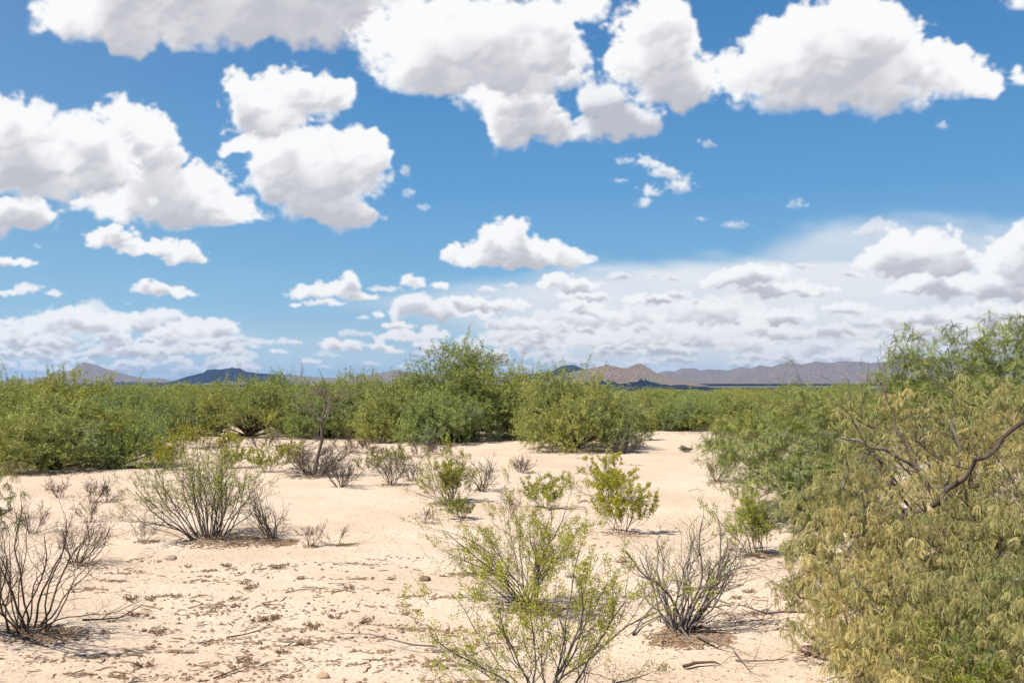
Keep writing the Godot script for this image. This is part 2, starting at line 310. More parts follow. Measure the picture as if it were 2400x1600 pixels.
func place_litter() -> void:
	rng.seed = 77
	var G := Color(0.25, 0.22, 0.20)
	var B := Color(0.17, 0.12, 0.09)
	stick("forked grey fallen branch curving on the sand beside the large dark shrub", [[188, 1425, 0], [230, 1424, 0], [272, 1424, 0.01], [300, 1415, 0.03], [325, 1407, 0.05], [352, 1405, 0.03], [372, 1403, 0.0]], 0.009, 5, B)
	stick("thin straight fallen stick lying level on open sand", [[432, 1398, 0], [460, 1391, 0.004], [500, 1391, 0.004], [553, 1392, 0]], 0.006, 1, B)
	stick("short dark stick with twigs among dry weed tufts", [[520, 1465, 0], [560, 1462, 0.01], [600, 1455, 0.02], [612, 1450, 0.02]], 0.007, 3, B)
	stick("thin bare stick lying near the pale brown stone", [[490, 1560, 0], [530, 1548, 0.01], [565, 1535, 0.01]], 0.008, 1, B)
	stick("long grey creosote branch lying low, green at its side shoot", [[1000, 1500, 0.04], [950, 1497, 0.04], [900, 1488, 0.05], [850, 1475, 0.05], [800, 1470, 0.04], [768, 1465, 0.02]], 0.008, 3, Color(0.21, 0.19, 0.18))
	stick("thick weathered stick on the sand before the grey dead shrub", [[1570, 1535, 0], [1600, 1530, 0.01], [1640, 1528, 0.01], [1655, 1530, 0]], 0.016, 1, B)
	stick("long thin fallen branch trailing from the grey dead shrub", [[1690, 1518, 0], [1730, 1524, 0.01], [1780, 1522, 0.01], [1810, 1515, 0.0]], 0.009, 3, G)
	stick("forked fallen branch between the grey dead shrub and the wilted mesquite", [[1860, 1415, 0.02], [1800, 1420, 0.04], [1760, 1428, 0.05], [1730, 1420, 0.06], [1700, 1400, 0.03]], 0.012, 5, Color(0.17, 0.14, 0.13))
	stick("curved dead limb arching from the sand by the grey dead shrub", [[1590, 1480, 0.0], [1560, 1455, 0.05], [1520, 1440, 0.08], [1480, 1450, 0.05], [1440, 1465, 0.0]], 0.012, 4, G)
	stick("crooked fallen limb under the grey dead shrub", [[1600, 1470, 0.02], [1640, 1490, 0.04], [1680, 1500, 0.03], [1720, 1540, 0.0]], 0.013, 4, G)
	stick("bleached broken stick leaning in the grey dead shrub", [[1455, 1460, 0.0], [1470, 1440, 0.03], [1500, 1420, 0.08], [1530, 1410, 0.1]], 0.013, 2, Color(0.30, 0.27, 0.25))
	stick("small dark twig on the sand of the far clearing", [[1605, 1072, 0], [1620, 1060, 0.05], [1640, 1050, 0.12]], 0.008, 1, B)
	stick("slim twig lying in the middle of the far clearing", [[1582, 1128, 0], [1600, 1125, 0.01], [1622, 1127, 0]], 0.006, 1, B)
	stick("dead twigs lying flat beside the two crooked sticks", [[745, 1252, 0], [780, 1254, 0.01], [822, 1250, 0.01]], 0.008, 4, B)
	stick("thin dead twig by the large creosote's litter", [[300, 1240, 0], [270, 1238, 0.01], [250, 1232, 0.0]], 0.006, 3, B)
	stick("short crossed twig under the ledge in the sand", [[655, 1362, 0], [690, 1358, 0.01], [735, 1352, 0]], 0.007, 2, B)
	stone("small rounded grey stone alone on the sand below the large creosote", 392, 1286, 28, Color(0.30, 0.25, 0.20))
	stone("dark brown clod sitting on a ledge in the sand", 975, 1333, 26, Color(0.20, 0.14, 0.10), "dirt_clod", "clod")
	stone("brown clod behind the leafiest creosote's outer branch", 1342, 1298, 22, Color(0.21, 0.15, 0.11), "dirt_clod", "clod")
	stone("tan clod on bare sand below the two-stemmed creosote", 1428, 1290, 22, Color(0.33, 0.22, 0.15), "dirt_clod", "clod")
	stone("pale brown stone half sunk in the sand by a thin stick", 742, 1556, 30, Color(0.36, 0.26, 0.18))
	stone("small dark pebble in mid clearing", 880, 1218, 12, Color(0.25, 0.19, 0.15))
	# dry weed tufts
	var tufts := []
	for s in 3:
		var b := Builder.new()
		for k in 26:
			var a := rng.randf() * TAU
			var d := Vector3(cos(a), rng.randf_range(0.1, 0.9), sin(a)).normalized()
			var p := Vector3(cos(a) * 0.01, 0, sin(a) * 0.01)
			var q := p + d * rng.randf_range(0.02, 0.05)
			b.tube([p, q, q + (d + rand_dir() * 0.9).normalized() * 0.022], [0.0018, 0.0016, 0.001], 3, Color(0.235, 0.155, 0.10) * rng.randf_range(0.7, 1.3))
			var ld := rand_dir() * 0.018
			b.leaf(q, ld, ld.cross(rand_dir()).normalized() * 0.006, Color(0.27, 0.18, 0.115))
		tufts.append(b.mesh(M.small_leaf))
	var spots := [[575, 1352], [345, 1378], [300, 1378], [590, 1428], [620, 1425], [210, 1300], [470, 1412], [255, 1428], [310, 1415], [630, 1420], [405, 1372], [440, 1382], [520, 1300], [478, 1325], [430, 1302], [855, 1305], [560, 1340], [640, 1305], [690, 1330], [900, 1330], [800, 1350], [770, 1420], [720, 1440], [840, 1430], [700, 1480], [650, 1500], [560, 1520], [360, 1455], [345, 1490], [330, 1530], [1700, 1345], [1720, 1360], [1690, 1375], [1310, 1325], [930, 1410], [880, 1395], [610, 1390], [540, 1375]]
	for s in spots:
		var t := thing("dry_weed", "small dry brown weed tuft on the bare sand", "weed", on_ground(s[0], s[1]), "dry weed tufts")
		t.rotation.y = rng.randf() * TAU
		t.scale = Vector3.ONE * rng.randf_range(0.4, 1.35)
		part("stems", tufts[rng.randi() % 3], t)
	# uncountable crumbs, chips and twig bits
	var crumb := Builder.new()
	var oct := [Vector3(1, 0, 0.2), Vector3(0.1, 0, 1), Vector3(-0.9, 0, 0.1), Vector3(0, 0, -0.8)]
	for k in 4:
		crumb.tri(oct[k], oct[(k + 1) % 4], Vector3(0.1, 0.8, 0), Color.WHITE)
	var chip := crumb.mesh(null)
	var tb := Builder.new()
	tb.tube([Vector3(-0.5, 0.02, 0), Vector3(-0.1, 0.05, 0.06), Vector3(0.2, 0.04, -0.02), Vector3(0.5, 0.02, 0.05)], [0.035, 0.04, 0.035, 0.02], 4, Color.WHITE)
	var bit := tb.mesh(null)
	var A := [[], []]
	var K := [[], []]
	var duff := [[500, 1245, 200, 1500], [625, 1246, 120, 600], [90, 1455, 200, 800], [180, 1296, 100, 200], [1570, 1465, 210, 1600], [1212, 1395, 170, 420], [1425, 1228, 120, 220], [1740, 1276, 130, 260], [722, 1095, 150, 420], [1035, 1160, 110, 200], [1258, 1170, 70, 90], [1390, 1155, 90, 140], [330, 1248, 60, 80], [712, 1255, 60, 90], [790, 1252, 60, 70], [1880, 1500, 140, 420], [900, 1114, 110, 150], [1648, 1110, 90, 130], [1320, 1034, 170, 300], [1060, 1012, 260, 420], [570, 1006, 200, 360], [160, 1085, 260, 420], [1600, 995, 260, 300], [800, 1008, 200, 260]]
	for u in duff:
		var c := on_ground(u[0], u[1])
		var r: float = u[2] * -c.z / FOCAL * 0.5
		for k in u[3]:
			var a := rng.randf() * TAU
			var q := r * sqrt(rng.randf()) * rng.randf_range(0.4, 1.15)
			litter_bit(A, K, c.x + cos(a) * q + 0.12 * r, c.z + sin(a) * q * 0.8, 1.0 + 0.02 * -c.z)
	for k in 100:
		var px := rng.randf_range(60, 1100) if k < 78 else rng.randf_range(1100, 1850)
		var c := on_ground(px, rng.randf_range(1285, 1575) if k < 78 else rng.randf_range(1050, 1500))
		var r := rng.randf_range(0.06, 0.34)
		for q in rng.randi_range(14, 60):
			litter_bit(A, K, c.x + rng.randfn() * r, c.z + rng.randfn() * r * 0.35, rng.randf_range(0.5, 1.9))
	for k in 4200:
		var px := rng.randf_range(-60, 1950)
		var py := 1020.0 + 560.0 * pow(rng.randf(), 0.75)
		var c := on_ground(px, py)
		var m := swell.get_noise_2d(c.x * 3.0 + 11.0, c.z * 3.0)
		if rng.randf() > 0.16 + m * 2.6:
			continue
		litter_bit(A, K, c.x, c.z, 0.65)
	for k in 2:
		var mm := MultiMesh.new()
		mm.transform_format = MultiMesh.TRANSFORM_3D
		mm.use_colors = true
		mm.mesh = [chip, bit][k]
		mm.instance_count = A[k].size()
		for i in A[k].size():
			mm.set_instance_transform(i, A[k][i])
			mm.set_instance_color(i, K[k][i])
		var mi := MultiMeshInstance3D.new()
		mi.name = ["dirt_crumbs", "twig_litter"][k]
		mi.multimesh = mm
		mi.material_override = M.rock
		mi.set_meta("kind", "stuff")
		tag(mi, ["brown dirt crumbs and leaf chips strewn over the sand", "fine dead twig litter under the shrubs and over the sand"][k], "litter")
		add_child(mi)

func litter_bit(A: Array, K: Array, x: float, z: float, s: float) -> void:
	var k := 1 if rng.randf() < 0.38 else 0
	var y := ground_height(x, z)
	if absf(x) < 12.0 and z > -32.0 and z < -3.0:
		y += ground_detail(x, z)
	var size := rng.randf_range(0.006, 0.017) * s if k == 0 else rng.randf_range(0.025, 0.085) * s
	var bs := Basis(Vector3.UP, rng.randf() * TAU) * Basis(Vector3(0, 0, 1), rng.randf_range(-0.15, 0.15))
	var sc := Vector3(size, size * rng.randf_range(0.5, 0.9), size) if k == 0 else Vector3(size, size * 0.9, size)
	A[k].append(Transform3D(bs.scaled_local(sc), Vector3(x, y + 0.001, z)))
	var c := Color(0.29, 0.195, 0.125).lerp(Color(0.15, 0.10, 0.07), rng.randf())
	if k == 1 and rng.randf() < 0.35:
		c = Color(0.30, 0.26, 0.22)
	K[k].append(c)

# ---------------------------------------------------------------- sky
const CELL := 2.0
const GX0 := -110.0
const GY0 := -60.0
const GW := 1286
const GH := 476
var gr := PackedFloat32Array()
var gg := PackedFloat32Array()
var gb := PackedFloat32Array()
var puff_noise := FastNoiseLite.new()
var curl_noise := FastNoiseLite.new()
var cell_noise := FastNoiseLite.new()
var lump_noise := FastNoiseLite.new()
var wisp_noise := FastNoiseLite.new()

func lin(r: float, g: float, b: float) -> Vector3:
	var c := Color(r / 255.0, g / 255.0, b / 255.0).srgb_to_linear()
	return Vector3(c.r, c.g, c.b)

var sky_steps := []

func air(el: float) -> Vector3:
	# clear blue by height above the horizon, in degrees
	for i in sky_steps.size() - 1:
		if el < sky_steps[i + 1][0]:
			var t: float = clampf((el - sky_steps[i][0]) / (sky_steps[i + 1][0] - sky_steps[i][0]), 0, 1)
			var a: Vector3 = sky_steps[i][1]
			return a.lerp(sky_steps[i + 1][1], t)
	return sky_steps[-1][1]

# One cumulus: puffs are [x, y, rx, ry]; size sets how coarse its lumps are.
func cumulus(puffs: Array, size: float, opt := {}) -> void:
	var soft: float = opt.get("soft", 0.10)
	var amp: float = opt.get("amp", 0.62)
	var most: float = opt.get("alpha", 1.0)
	var gray: float = opt.get("gray", 0.0)
	var flat: float = opt.get("flat", 0.62)
	var dense: float = opt.get("dense", 1.0)
	var off: float = opt.get("off", 0.0)
	var lo := Vector2(1e9, 1e9)
	var hi := -lo
	for p in puffs:
		lo = lo.min(Vector2(p[0] - p[2] * 1.3, p[1] - p[3] * 1.35))
		hi = hi.max(Vector2(p[0] + p[2] * 1.3, p[1] + p[3] * 1.25))
	var x0 := clampi(int((lo.x - GX0) / CELL) - 2, 0, GW - 1)
	var x1 := clampi(int((hi.x - GX0) / CELL) + 2, 0, GW - 1)
	var y0 := clampi(int((lo.y - GY0) / CELL) - 2, 0, GH - 1)
	var y1 := clampi(int((hi.y - GY0) / CELL) + 2, 0, GH - 1)
	var w := x1 - x0 + 1
	var h := y1 - y0 + 1
	if w < 3 or h < 3:
		return
	var f := 1.0 / size
	var D := PackedFloat32Array()
	D.resize(w * h)
	var H := PackedFloat32Array()
	H.resize(w * h)
	var np := puffs.size()
	var flatp := PackedFloat32Array()
	for p in puffs:
		flatp.append_array([p[0], p[1], 0.94 / p[2], 0.94 / p[3], 0.94 / (p[3] * flat), 1.0])
	var S := PackedFloat32Array()
	S.resize(w * h)
	var B := PackedFloat32Array()
	B.resize(w * h)
	for j in h:
		var py := GY0 + (y0 + j) * CELL
		for i in w:
			var px := GX0 + (x0 + i) * CELL
			var a := px * f * 100.0 + off
			var b := py * f * 100.0
			var wx := px + curl_noise.get_noise_2d(a * 0.55, b * 0.55) * size * 0.55
			var wy := py + curl_noise.get_noise_2d(a * 0.55 + 900.0, b * 0.55) * size * 0.45
			var s := 0.0
			var low := 0.0
			for k in np:
				var o := k * 6
				var ex := (wx - flatp[o]) * flatp[o + 2]
				if ex > 1.0 or ex < -1.0:
					continue
				var dy := wy - flatp[o + 1]
				var ey := dy * (flatp[o + 3] if dy < 0.0 else flatp[o + 4])
				var q := 1.0 - ex * ex - ey * ey
				if q > 0.0:
					s += q * flatp[o + 5]
					low += q * ey
			low = clampf(low / maxf(s, 0.05) * 1.6, 0.0, 1.0)
			B[j * w + i] = low
			var d := s
			var k2 := j * w + i
			if s > 0.0:
				# rounded lumps at the lit edges, wisps in between
				var lump := lump_noise.get_noise_2d(a * 0.46, b * 0.50)
				if s < 1.6:
					d += (0.55 * (cell_noise.get_noise_2d(a, b) + 0.30) + 0.50 * puff_noise.get_noise_2d(a * 1.3, b * 1.3) + 0.42 * wisp_noise.get_noise_2d(px, py)) * amp * (1.0 - 0.35 * low)
				H[k2] = (sqrt(minf(s, 2.0)) * 0.8 + lump * 0.85 + 0.17 * clampf(d - s, -0.6, 0.6)) * size
				S[k2] = clampf(s * 1.05 + lump * 0.8 - 0.05, 0.0, 1.6)
			else:
				d = -1.0
			D[k2] = d
	var edge := 0.24
	var step := maxf((y1 - y0) * 0.055, 1.0)
	var gap := clampi(int(size * 0.10 / CELL), 1, 4)
	for j in h:
		var py := GY0 + (y0 + j) * CELL
		for i in w:
			var k := j * w + i
			var al := smoothstep(edge - 0.12 - 0.10 * B[k], edge + soft + 0.24 + 0.36 * B[k], D[k])
			if al <= 0.002:
				continue
			var nx := (H[k - gap] - H[k + gap]) / (2.0 * CELL * gap) if i >= gap and i < w - gap else 0.0
			var ny := (H[k - w * gap] - H[k + w * gap]) / (2.0 * CELL * gap) if j >= gap and j < h - gap else 0.0
			var lam := (-0.34 * nx - 0.80 * ny + 0.50) / sqrt(nx * nx + ny * ny + 1.0)
			var tau := 0.0
			var st := step
			for q in 8:
				var jj := j - int(st)
				var ii := i - int(st * 0.35)
				if jj < 0:
					if y0 > 0:
						break
					jj = 0
				if ii < 0:
					ii = 0
				tau += S[jj * w + ii] * 0.17
				st += step * (1.0 + 0.22 * q)
			tau *= dense * 1.35
			var through := exp(-pow(tau * 0.90, 1.6))
			var lit := 0.78 * through + 0.30 * smoothstep(-0.45, 0.80, lam) * (0.42 + 0.58 * through) + 0.03
			# thin edges let the light through
			lit += 0.22 * (1.0 - smoothstep(edge, edge + 0.55, D[k]))
			lit = clampf(lit - gray, 0.0, 1.0)
			var c := Vector3(0.55, 0.55, 0.595).lerp(Vector3(0.985, 0.985, 0.985), smoothstep(0.05, 0.74, lit))
			al *= most
			var g := (y0 + j) * GW + x0 + i
			gr[g] += (c.x - gr[g]) * al
			gg[g] += (c.y - gg[g]) * al
			gb[g] += (c.z - gb[g]) * al

func line_y(pts: Array, x: float) -> float:
	for i in pts.size() - 1:
		if x <= pts[i + 1][0]:
			return lerpf(pts[i][1], pts[i + 1][1], clampf((x - pts[i][0]) / (pts[i + 1][0] - pts[i][0]), 0, 1))
	return pts[-1][1]

func sky_image() -> Image:
	sky_steps = [[0.0, lin(188, 214, 228)], [1.6, lin(176, 209, 229)], [4.0, lin(148, 194, 225)], [7.0, lin(124, 178, 219)], [11.0, lin(101, 161, 212)], [16.0, lin(86, 145, 201)], [22.0, lin(72, 128, 187)], [40.0, lin(46, 96, 160)], [90.0, lin(36, 78, 140)]]
	puff_noise.seed = 3
	puff_noise.noise_type = FastNoiseLite.TYPE_SIMPLEX_SMOOTH
	puff_noise.frequency = 0.010
	puff_noise.fractal_octaves = 5
	puff_noise.fractal_gain = 0.56
	curl_noise.seed = 11
	curl_noise.frequency = 0.012
	curl_noise.fractal_octaves = 3
	wisp_noise.seed = 77
	wisp_noise.frequency = 0.05
	wisp_noise.fractal_octaves = 4
	wisp_noise.fractal_gain = 0.6
	lump_noise.seed = 21
	lump_noise.frequency = 0.009
	lump_noise.fractal_octaves = 3
	lump_noise.fractal_gain = 0.34
	cell_noise.seed = 5
	cell_noise.noise_type = FastNoiseLite.TYPE_CELLULAR
	cell_noise.cellular_return_type = FastNoiseLite.RETURN_DISTANCE
	cell_noise.frequency = 0.013
	cell_noise.fractal_type = FastNoiseLite.FRACTAL_FBM
	cell_noise.fractal_octaves = 4
	cell_noise.fractal_gain = 0.5
	gr.resize(GW * GH)
	gg.resize(GW * GH)
	gb.resize(GW * GH)
	# clear air and the thin white veil spreading from the right
	var upper := [[560, 760], [660, 700], [900, 668], [1120, 640], [1380, 602], [1640, 582], [2000, 585], [2500, 600]]
	var arc := [[1500, 640], [1700, 568], [1800, 520], [1920, 482], [2080, 474], [2250, 486], [2500, 500]]
	var lower := [[560, 690], [760, 705], [1000, 750], [1180, 790], [1300, 880], [1400, 1000], [2500, 1000]]
	for j in GH:
		var py := GY0 + j * CELL
		for i in GW:
			var px := GX0 + i * CELL
			var dir := Vector3((px - 1176.0) / FOCAL, (784.0 - py) / FOCAL, -1.0)
			dir = (cam_basis * dir).normalized()
			var c := air(rad_to_deg(asin(dir.y)))
			var left := clampf((900.0 - px) / 1000.0, 0, 1)
			c = c.lerp(Vector3(0.55, 0.68, 0.80), left * 0.12)
			var g := j * GW + i
			var streak := curl_noise.get_noise_2d(px * 0.16 + py * 0.10, py * 0.9) * 0.5 + curl_noise.get_noise_2d(px * 0.5, py * 1.6 + 300.0) * 0.25
			if px > 560.0 and py > 440.0:
				var u := line_y(upper, px)
				var lo := line_y(lower, px)
				var a := smoothstep(u - 18.0, u + 40.0, py + streak * 40.0) * (1.0 - smoothstep(lo - 40.0, lo + 25.0, py + streak * 30.0))
				a *= lerpf(0.34, 0.96, smoothstep(850.0, 1450.0, px))
				var b := smoothstep(-10.0, 75.0, py - line_y(arc, px) + streak * 50.0) * smoothstep(1600.0, 1980.0, px + (py - 500.0) * 1.2) * 0.62
				a = clampf(maxf(a, b) * (0.96 + streak * 0.4), 0, 0.93)
				a *= 1.0 - 0.25 * smoothstep(740.0, 880.0, py)
				c = c.lerp(Vector3(0.87, 0.88, 0.90), a)
			# pale murk just over the horizon
			var m := smoothstep(690.0, 870.0, py) * (0.38 + streak * 0.5)
			c = c.lerp(Vector3(0.70, 0.77, 0.83), clampf(m, 0, 0.75))
			gr[g] = c.x
			gg[g] = c.y
			gb[g] = c.z
	var r := RandomNumberGenerator.new()
	r.seed = 41
	# rows of small cumulus toward the horizon, farthest first
	var low := []
	for k in 105:
		var y := 866.0 - 150.0 * pow(r.randf(), 1.5)
		var x := r.randf_range(-100, 2450)
		var keep := 0.25 + 0.75 * smoothstep(900, 1300, x)
		if x < 560:
			keep = 1.0 if y > 740 else 0.0
		if r.randf() > keep:
			continue
		low.append([y, x])
	low.sort_custom(func(a, b): return a[0] > b[0])
	for s in low:
		var wd: float = (880.0 - s[0]) * r.randf_range(0.45, 1.1) + 22.0
		var puffs := []
		for q in 4:
			puffs.append([s[1] + r.randf_range(-0.8, 0.8) * wd, s[0] + r.randf_range(-0.06, 0.06) * wd, wd * r.randf_range(0.35, 0.7), wd * r.randf_range(0.16, 0.34)])
		cumulus(puffs, wd * 0.34 + 6.0, {"alpha": r.randf_range(0.45, 0.95), "gray": r.randf_range(-0.12, 0.2), "flat": 0.45, "soft": 0.13, "off": r.randf() * 3000.0})
	# towering whites low on the left
	cumulus([[40, 770, 90, 46], [130, 745, 80, 44], [185, 735, 62, 42], [250, 755, 70, 42], [90, 800, 120, 40], [280, 800, 80, 34]], 25, {"alpha": 0.95, "dense": 1.3})
	cumulus([[430, 762, 90, 42], [500, 760, 60, 34], [390, 790, 90, 40], [520, 800, 50, 30], [350, 815, 60, 26]], 24, {"alpha": 0.95, "dense": 1.3, "off": 400.0})
	var heads := []
	for k in 46:
		var x := r.randf_range(-60, 560)
		var top := line_y([[-100, 770], [60, 745], [170, 722], [270, 752], [330, 775], [430, 742], [520, 765], [600, 820]], x)
		heads.append([top + 6.0 + (852.0 - top) * pow(r.randf(), 1.1), x])
	heads.sort_custom(func(a, b): return a[0] < b[0])
	for s in heads:
		var wd := r.randf_range(20, 42)
		cumulus([[s[1], s[0], wd, wd * 0.55], [s[1] + wd * 0.7, s[0] + 3.0, wd * 0.8, wd * 0.4], [s[1] - wd * 0.6, s[0] + 2.0, wd * 0.7, wd * 0.42]], wd * 0.42, {"alpha": r.randf_range(0.55, 0.95), "dense": 1.5, "gray": r.randf_range(-0.1, 0.22), "flat": 0.5, "off": r.randf() * 2000.0})
	heads.clear()
	for k in 30:
		heads.append([r.randf_range(765, 862), r.randf_range(540, 1200)])
	heads.sort_custom(func(a, b): return a[0] > b[0])
	for s in heads:
		var wd: float = 9.0 + (870.0 - s[0]) * r.randf_range(0.12, 0.3)
		cumulus([[s[1], s[0], wd, wd * 0.45], [s[1] + wd * 0.9, s[0] + 2.0, wd * 0.9, wd * 0.3]], wd * 0.45, {"alpha": r.randf_range(0.5, 0.9), "gray": r.randf_range(-0.15, 0.1), "flat": 0.45, "off": r.randf() * 2000.0})
	heads.clear()
	for k in 46:
		heads.append([r.randf_range(735, 850), r.randf_range(1180, 2450)])
	heads.sort_custom(func(a, b): return a[0] > b[0])
	for s in heads:
		var wd: float = 16.0 + (870.0 - s[0]) * r.randf_range(0.2, 0.5)
		cumulus([[s[1], s[0], wd, wd * 0.5], [s[1] + wd * 0.9, s[0] + 3.0, wd * 0.9, wd * 0.34], [s[1] - wd * 0.8, s[0] + 2.0, wd * 0.8, wd * 0.36]], wd * 0.42, {"alpha": r.randf_range(0.55, 0.95), "dense": 1.5, "gray": r.randf_range(-0.15, 0.2), "flat": 0.45, "off": r.randf() * 2000.0})
	cumulus([[780, 797, 52, 20], [760, 790, 28, 18], [805, 795, 30, 16]], 20, {})
	cumulus([[880, 800, 30, 14], [865, 795, 18, 12]], 14, {})
	cumulus([[985, 795, 45, 22], [1010, 812, 50, 20]], 22, {"alpha": 0.8})
	cumulus([[918, 750, 42, 13], [900, 748, 24, 11]], 15, {})
	cumulus([[985, 755, 26, 10]], 12, {"alpha": 0.8})
	cumulus([[868, 724, 14, 12]], 10, {})
	cumulus([[835, 729, 18, 6]], 8, {"alpha": 0.75})
	# middle rows
	cumulus([[1600, 770, 160, 32], [1450, 780, 120, 30], [1330, 785, 120, 26], [1740, 800, 110, 28]], 34, {"alpha": 0.8, "off": 30.0})
	cumulus([[1200, 745, 60, 16], [1280, 748, 50, 15], [1240, 775, 90, 20]], 22, {"alpha": 0.8, "gray": 0.12})
	cumulus([[1345, 712, 60, 30], [1320, 705, 32, 26], [1400, 725, 50, 16]], 26, {"flat": 0.5})
	cumulus([[1330, 680, 70, 18], [1370, 685, 36, 14]], 20, {"gray": 0.12, "alpha": 0.9})
	cumulus([[1295, 655, 66, 34], [1340, 662, 50, 22], [1270, 648, 40, 28]], 30, {"flat": 0.5})
	cumulus([[1090, 702, 70, 22], [1060, 695, 48, 20], [1170, 700, 55, 20], [1130, 712, 90, 12]], 24, {"flat": 0.45})
	cumulus([[1120, 664, 28, 9]], 12, {"alpha": 0.8})
	cumulus([[1175, 655, 22, 8]], 10, {"alpha": 0.65})
	cumulus([[948, 650, 36, 22]], 20, {"flat": 0.5})
	cumulus([[1010, 657, 26, 16]], 16, {"flat": 0.6})
	cumulus([[885, 664, 46, 11]], 14, {"alpha": 0.7})
	cumulus([[760, 672, 80, 30], [800, 650, 26, 38], [700, 675, 50, 22], [830, 685, 46, 18], [745, 697, 60, 12]], 26, {"flat": 0.5, "off": 220.0})
	cumulus([[677, 702, 18, 7]], 9, {})
	cumulus([[340, 662, 52, 22], [380, 670, 62, 22], [430, 680, 34, 12]], 24, {"flat": 0.45, "off": 70.0})
	cumulus([[60, 665, 42, 18], [20, 675, 50, 12], [125, 674, 30, 10]], 18, {"alpha": 0.9, "flat": 0.5})
	cumulus([[30, 606, 66, 16], [-20, 602, 60, 16]], 22, {"flat": 0.5})
	# grey flecks in front of the veil
	for q in [[1422, 636, 34, 14], [1500, 634, 14, 8], [1545, 640, 26, 9], [1592, 694, 24, 12], [1634, 690, 12, 8], [1560, 678, 44, 14], [1850, 612, 46, 8], [1950, 630, 40, 7], [1682, 706, 16, 12]]:
		cumulus([q], 14, {"gray": 0.42, "alpha": 0.75, "off": q[0]})
	cumulus([[1480, 690, 58, 20], [1520, 688, 30, 16]], 22, {"gray": 0.16, "flat": 0.5})
	cumulus([[1700, 640, 80, 36], [1760, 630, 70, 34], [1670, 650, 70, 24], [1830, 665, 80, 24], [1780, 672, 130, 18], [1900, 672, 46, 12]], 36, {"gray": 0.17, "flat": 0.5, "alpha": 0.95, "off": 140.0})
	cumulus([[1790, 728, 60, 24], [1820, 735, 60, 18], [1750, 745, 70, 18]], 26, {"gray": 0.05, "flat": 0.5})
	cumulus([[1955, 712, 66, 22], [1920, 712, 46, 18]], 26, {"gray": 0.05, "flat": 0.5})
	cumulus([[2080, 735, 120, 24], [2200, 725, 120, 30], [2320, 720, 100, 34]], 36, {"gray": 0.12, "alpha": 0.92})
	# big right hand cumulus over the veil
	cumulus([[2200, 665, 200, 46], [2330, 660, 120, 50], [2120, 660, 90, 36]], 50, {"gray": 0.16, "flat": 0.6, "off": 900.0})
	cumulus([[2330, 575, 70, 52], [2400, 560, 100, 70], [2300, 610, 70, 50], [2370, 640, 100, 50]], 44, {"off": 510.0, "gray": -0.05})
	cumulus([[2020, 520, 40, 24], [1990, 535, 40, 14]], 24, {"alpha": 0.5})
	cumulus([[2130, 570, 95, 62], [2060, 580, 70, 62], [2030, 610, 80, 50], [2190, 600, 80, 52], [2110, 620, 130, 40]], 48, {"off": 77.0, "dense": 1.1, "flat": 0.55})
	# centre cumulus with its tower
	cumulus([[1190, 585, 120, 50], [1150, 555, 70, 60], [1186, 528, 32, 44], [1250, 590, 90, 42], [1310, 600, 66, 34], [1075, 588, 66, 40], [1035, 580, 26, 30], [1180, 606, 160, 26]], 36, {"off": 640.0, "flat": 0.5})
	# small wisps
	for q in [[1630, 333, 22, 14], [1606, 322, 6, 7], [1834, 470, 26, 18], [1690, 518, 40, 16], [1608, 502, 20, 8], [932, 395, 17, 24], [938, 445, 20, 16], [974, 478, 18, 12], [1425, 416, 20, 9], [1440, 370, 30, 16], [85, 566, 12, 7], [430, 525, 14, 6], [296, 698, 12, 4], [2165, 290, 14, 16], [500, 380, 26, 18], [520, 395, 24, 8]]:
		cumulus([q], 16, {"alpha": 0.52, "soft": 0.5, "amp": 1.0, "off": q[0] * 3.0})
	cumulus([[1485, 372, 30, 26], [1520, 395, 40, 24], [1560, 425, 40, 36], [1495, 440, 32, 20], [1482, 464, 22, 16]], 24, {"alpha": 0.86, "soft": 0.4, "amp": 0.95, "gray": 0.08, "off": 820.0})
	# small one under the left cumulus
	cumulus([[268, 552, 62, 38], [235, 550, 46, 32], [330, 575, 70, 28], [395, 575, 70, 38], [440, 590, 44, 24], [420, 600, 60, 14]], 30, {"off": 333.0, "flat": 0.5})
	# left cumulus
	cumulus([[20, 500, 130, 50], [-60, 520, 120, 50], [60, 490, 110, 40]], 50, {"gray": 0.06, "flat": 0.7, "off": 15.0})
	cumulus([[275, 270, 70, 62], [340, 300, 70, 60], [380, 340, 60, 60], [300, 370, 120, 90], [400, 420, 110, 70], [480, 450, 90, 56], [540, 490, 90, 44], [430, 500, 160, 50], [300, 470, 180, 56]], 58, {"off": 205.0, "dense": 0.95, "flat": 0.6})
	cumulus([[40, 290, 110, 84], [-50, 300, 110, 90], [190, 310, 90, 72], [110, 360, 150, 80], [10, 390, 160, 70], [240, 390, 110, 74], [120, 430, 190, 60]], 60, {"off": 1500.0, "dense": 0.95, "flat": 0.6})
	cumulus([[350, 464, 20, 15]], 15, {"gray": -0.2, "alpha": 0.7, "soft": 0.3})
	# middle cumulus
	cumulus([[720, 380, 150, 100], [640, 340, 90, 80], [800, 350, 100, 72], [640, 420, 90, 66], [860, 360, 52, 60], [740, 460, 140, 70], [840, 400, 60, 70], [800, 500, 110, 32], [560, 330, 60, 26], [540, 335, 46, 18]], 56, {"off": 1111.0, "dense": 0.9, "flat": 0.75})
	cumulus([[540, 200, 36, 50], [560, 240, 58, 60], [650, 205, 90, 64], [730, 210, 90, 54], [785, 220, 40, 44], [610, 280, 100, 60], [680, 250, 110, 50]], 48, {"off": 707.0, "dense": 0.8, "flat": 0.7})
	# great bank along the top, from behind forward
	cumulus([[1420, 270, 110, 80], [1370, 220, 60, 60], [1460, 300, 80, 52], [1340, 310, 70, 46]], 54, {"gray": 0.40, "alpha": 0.93, "soft": 0.3, "off": 91.0})
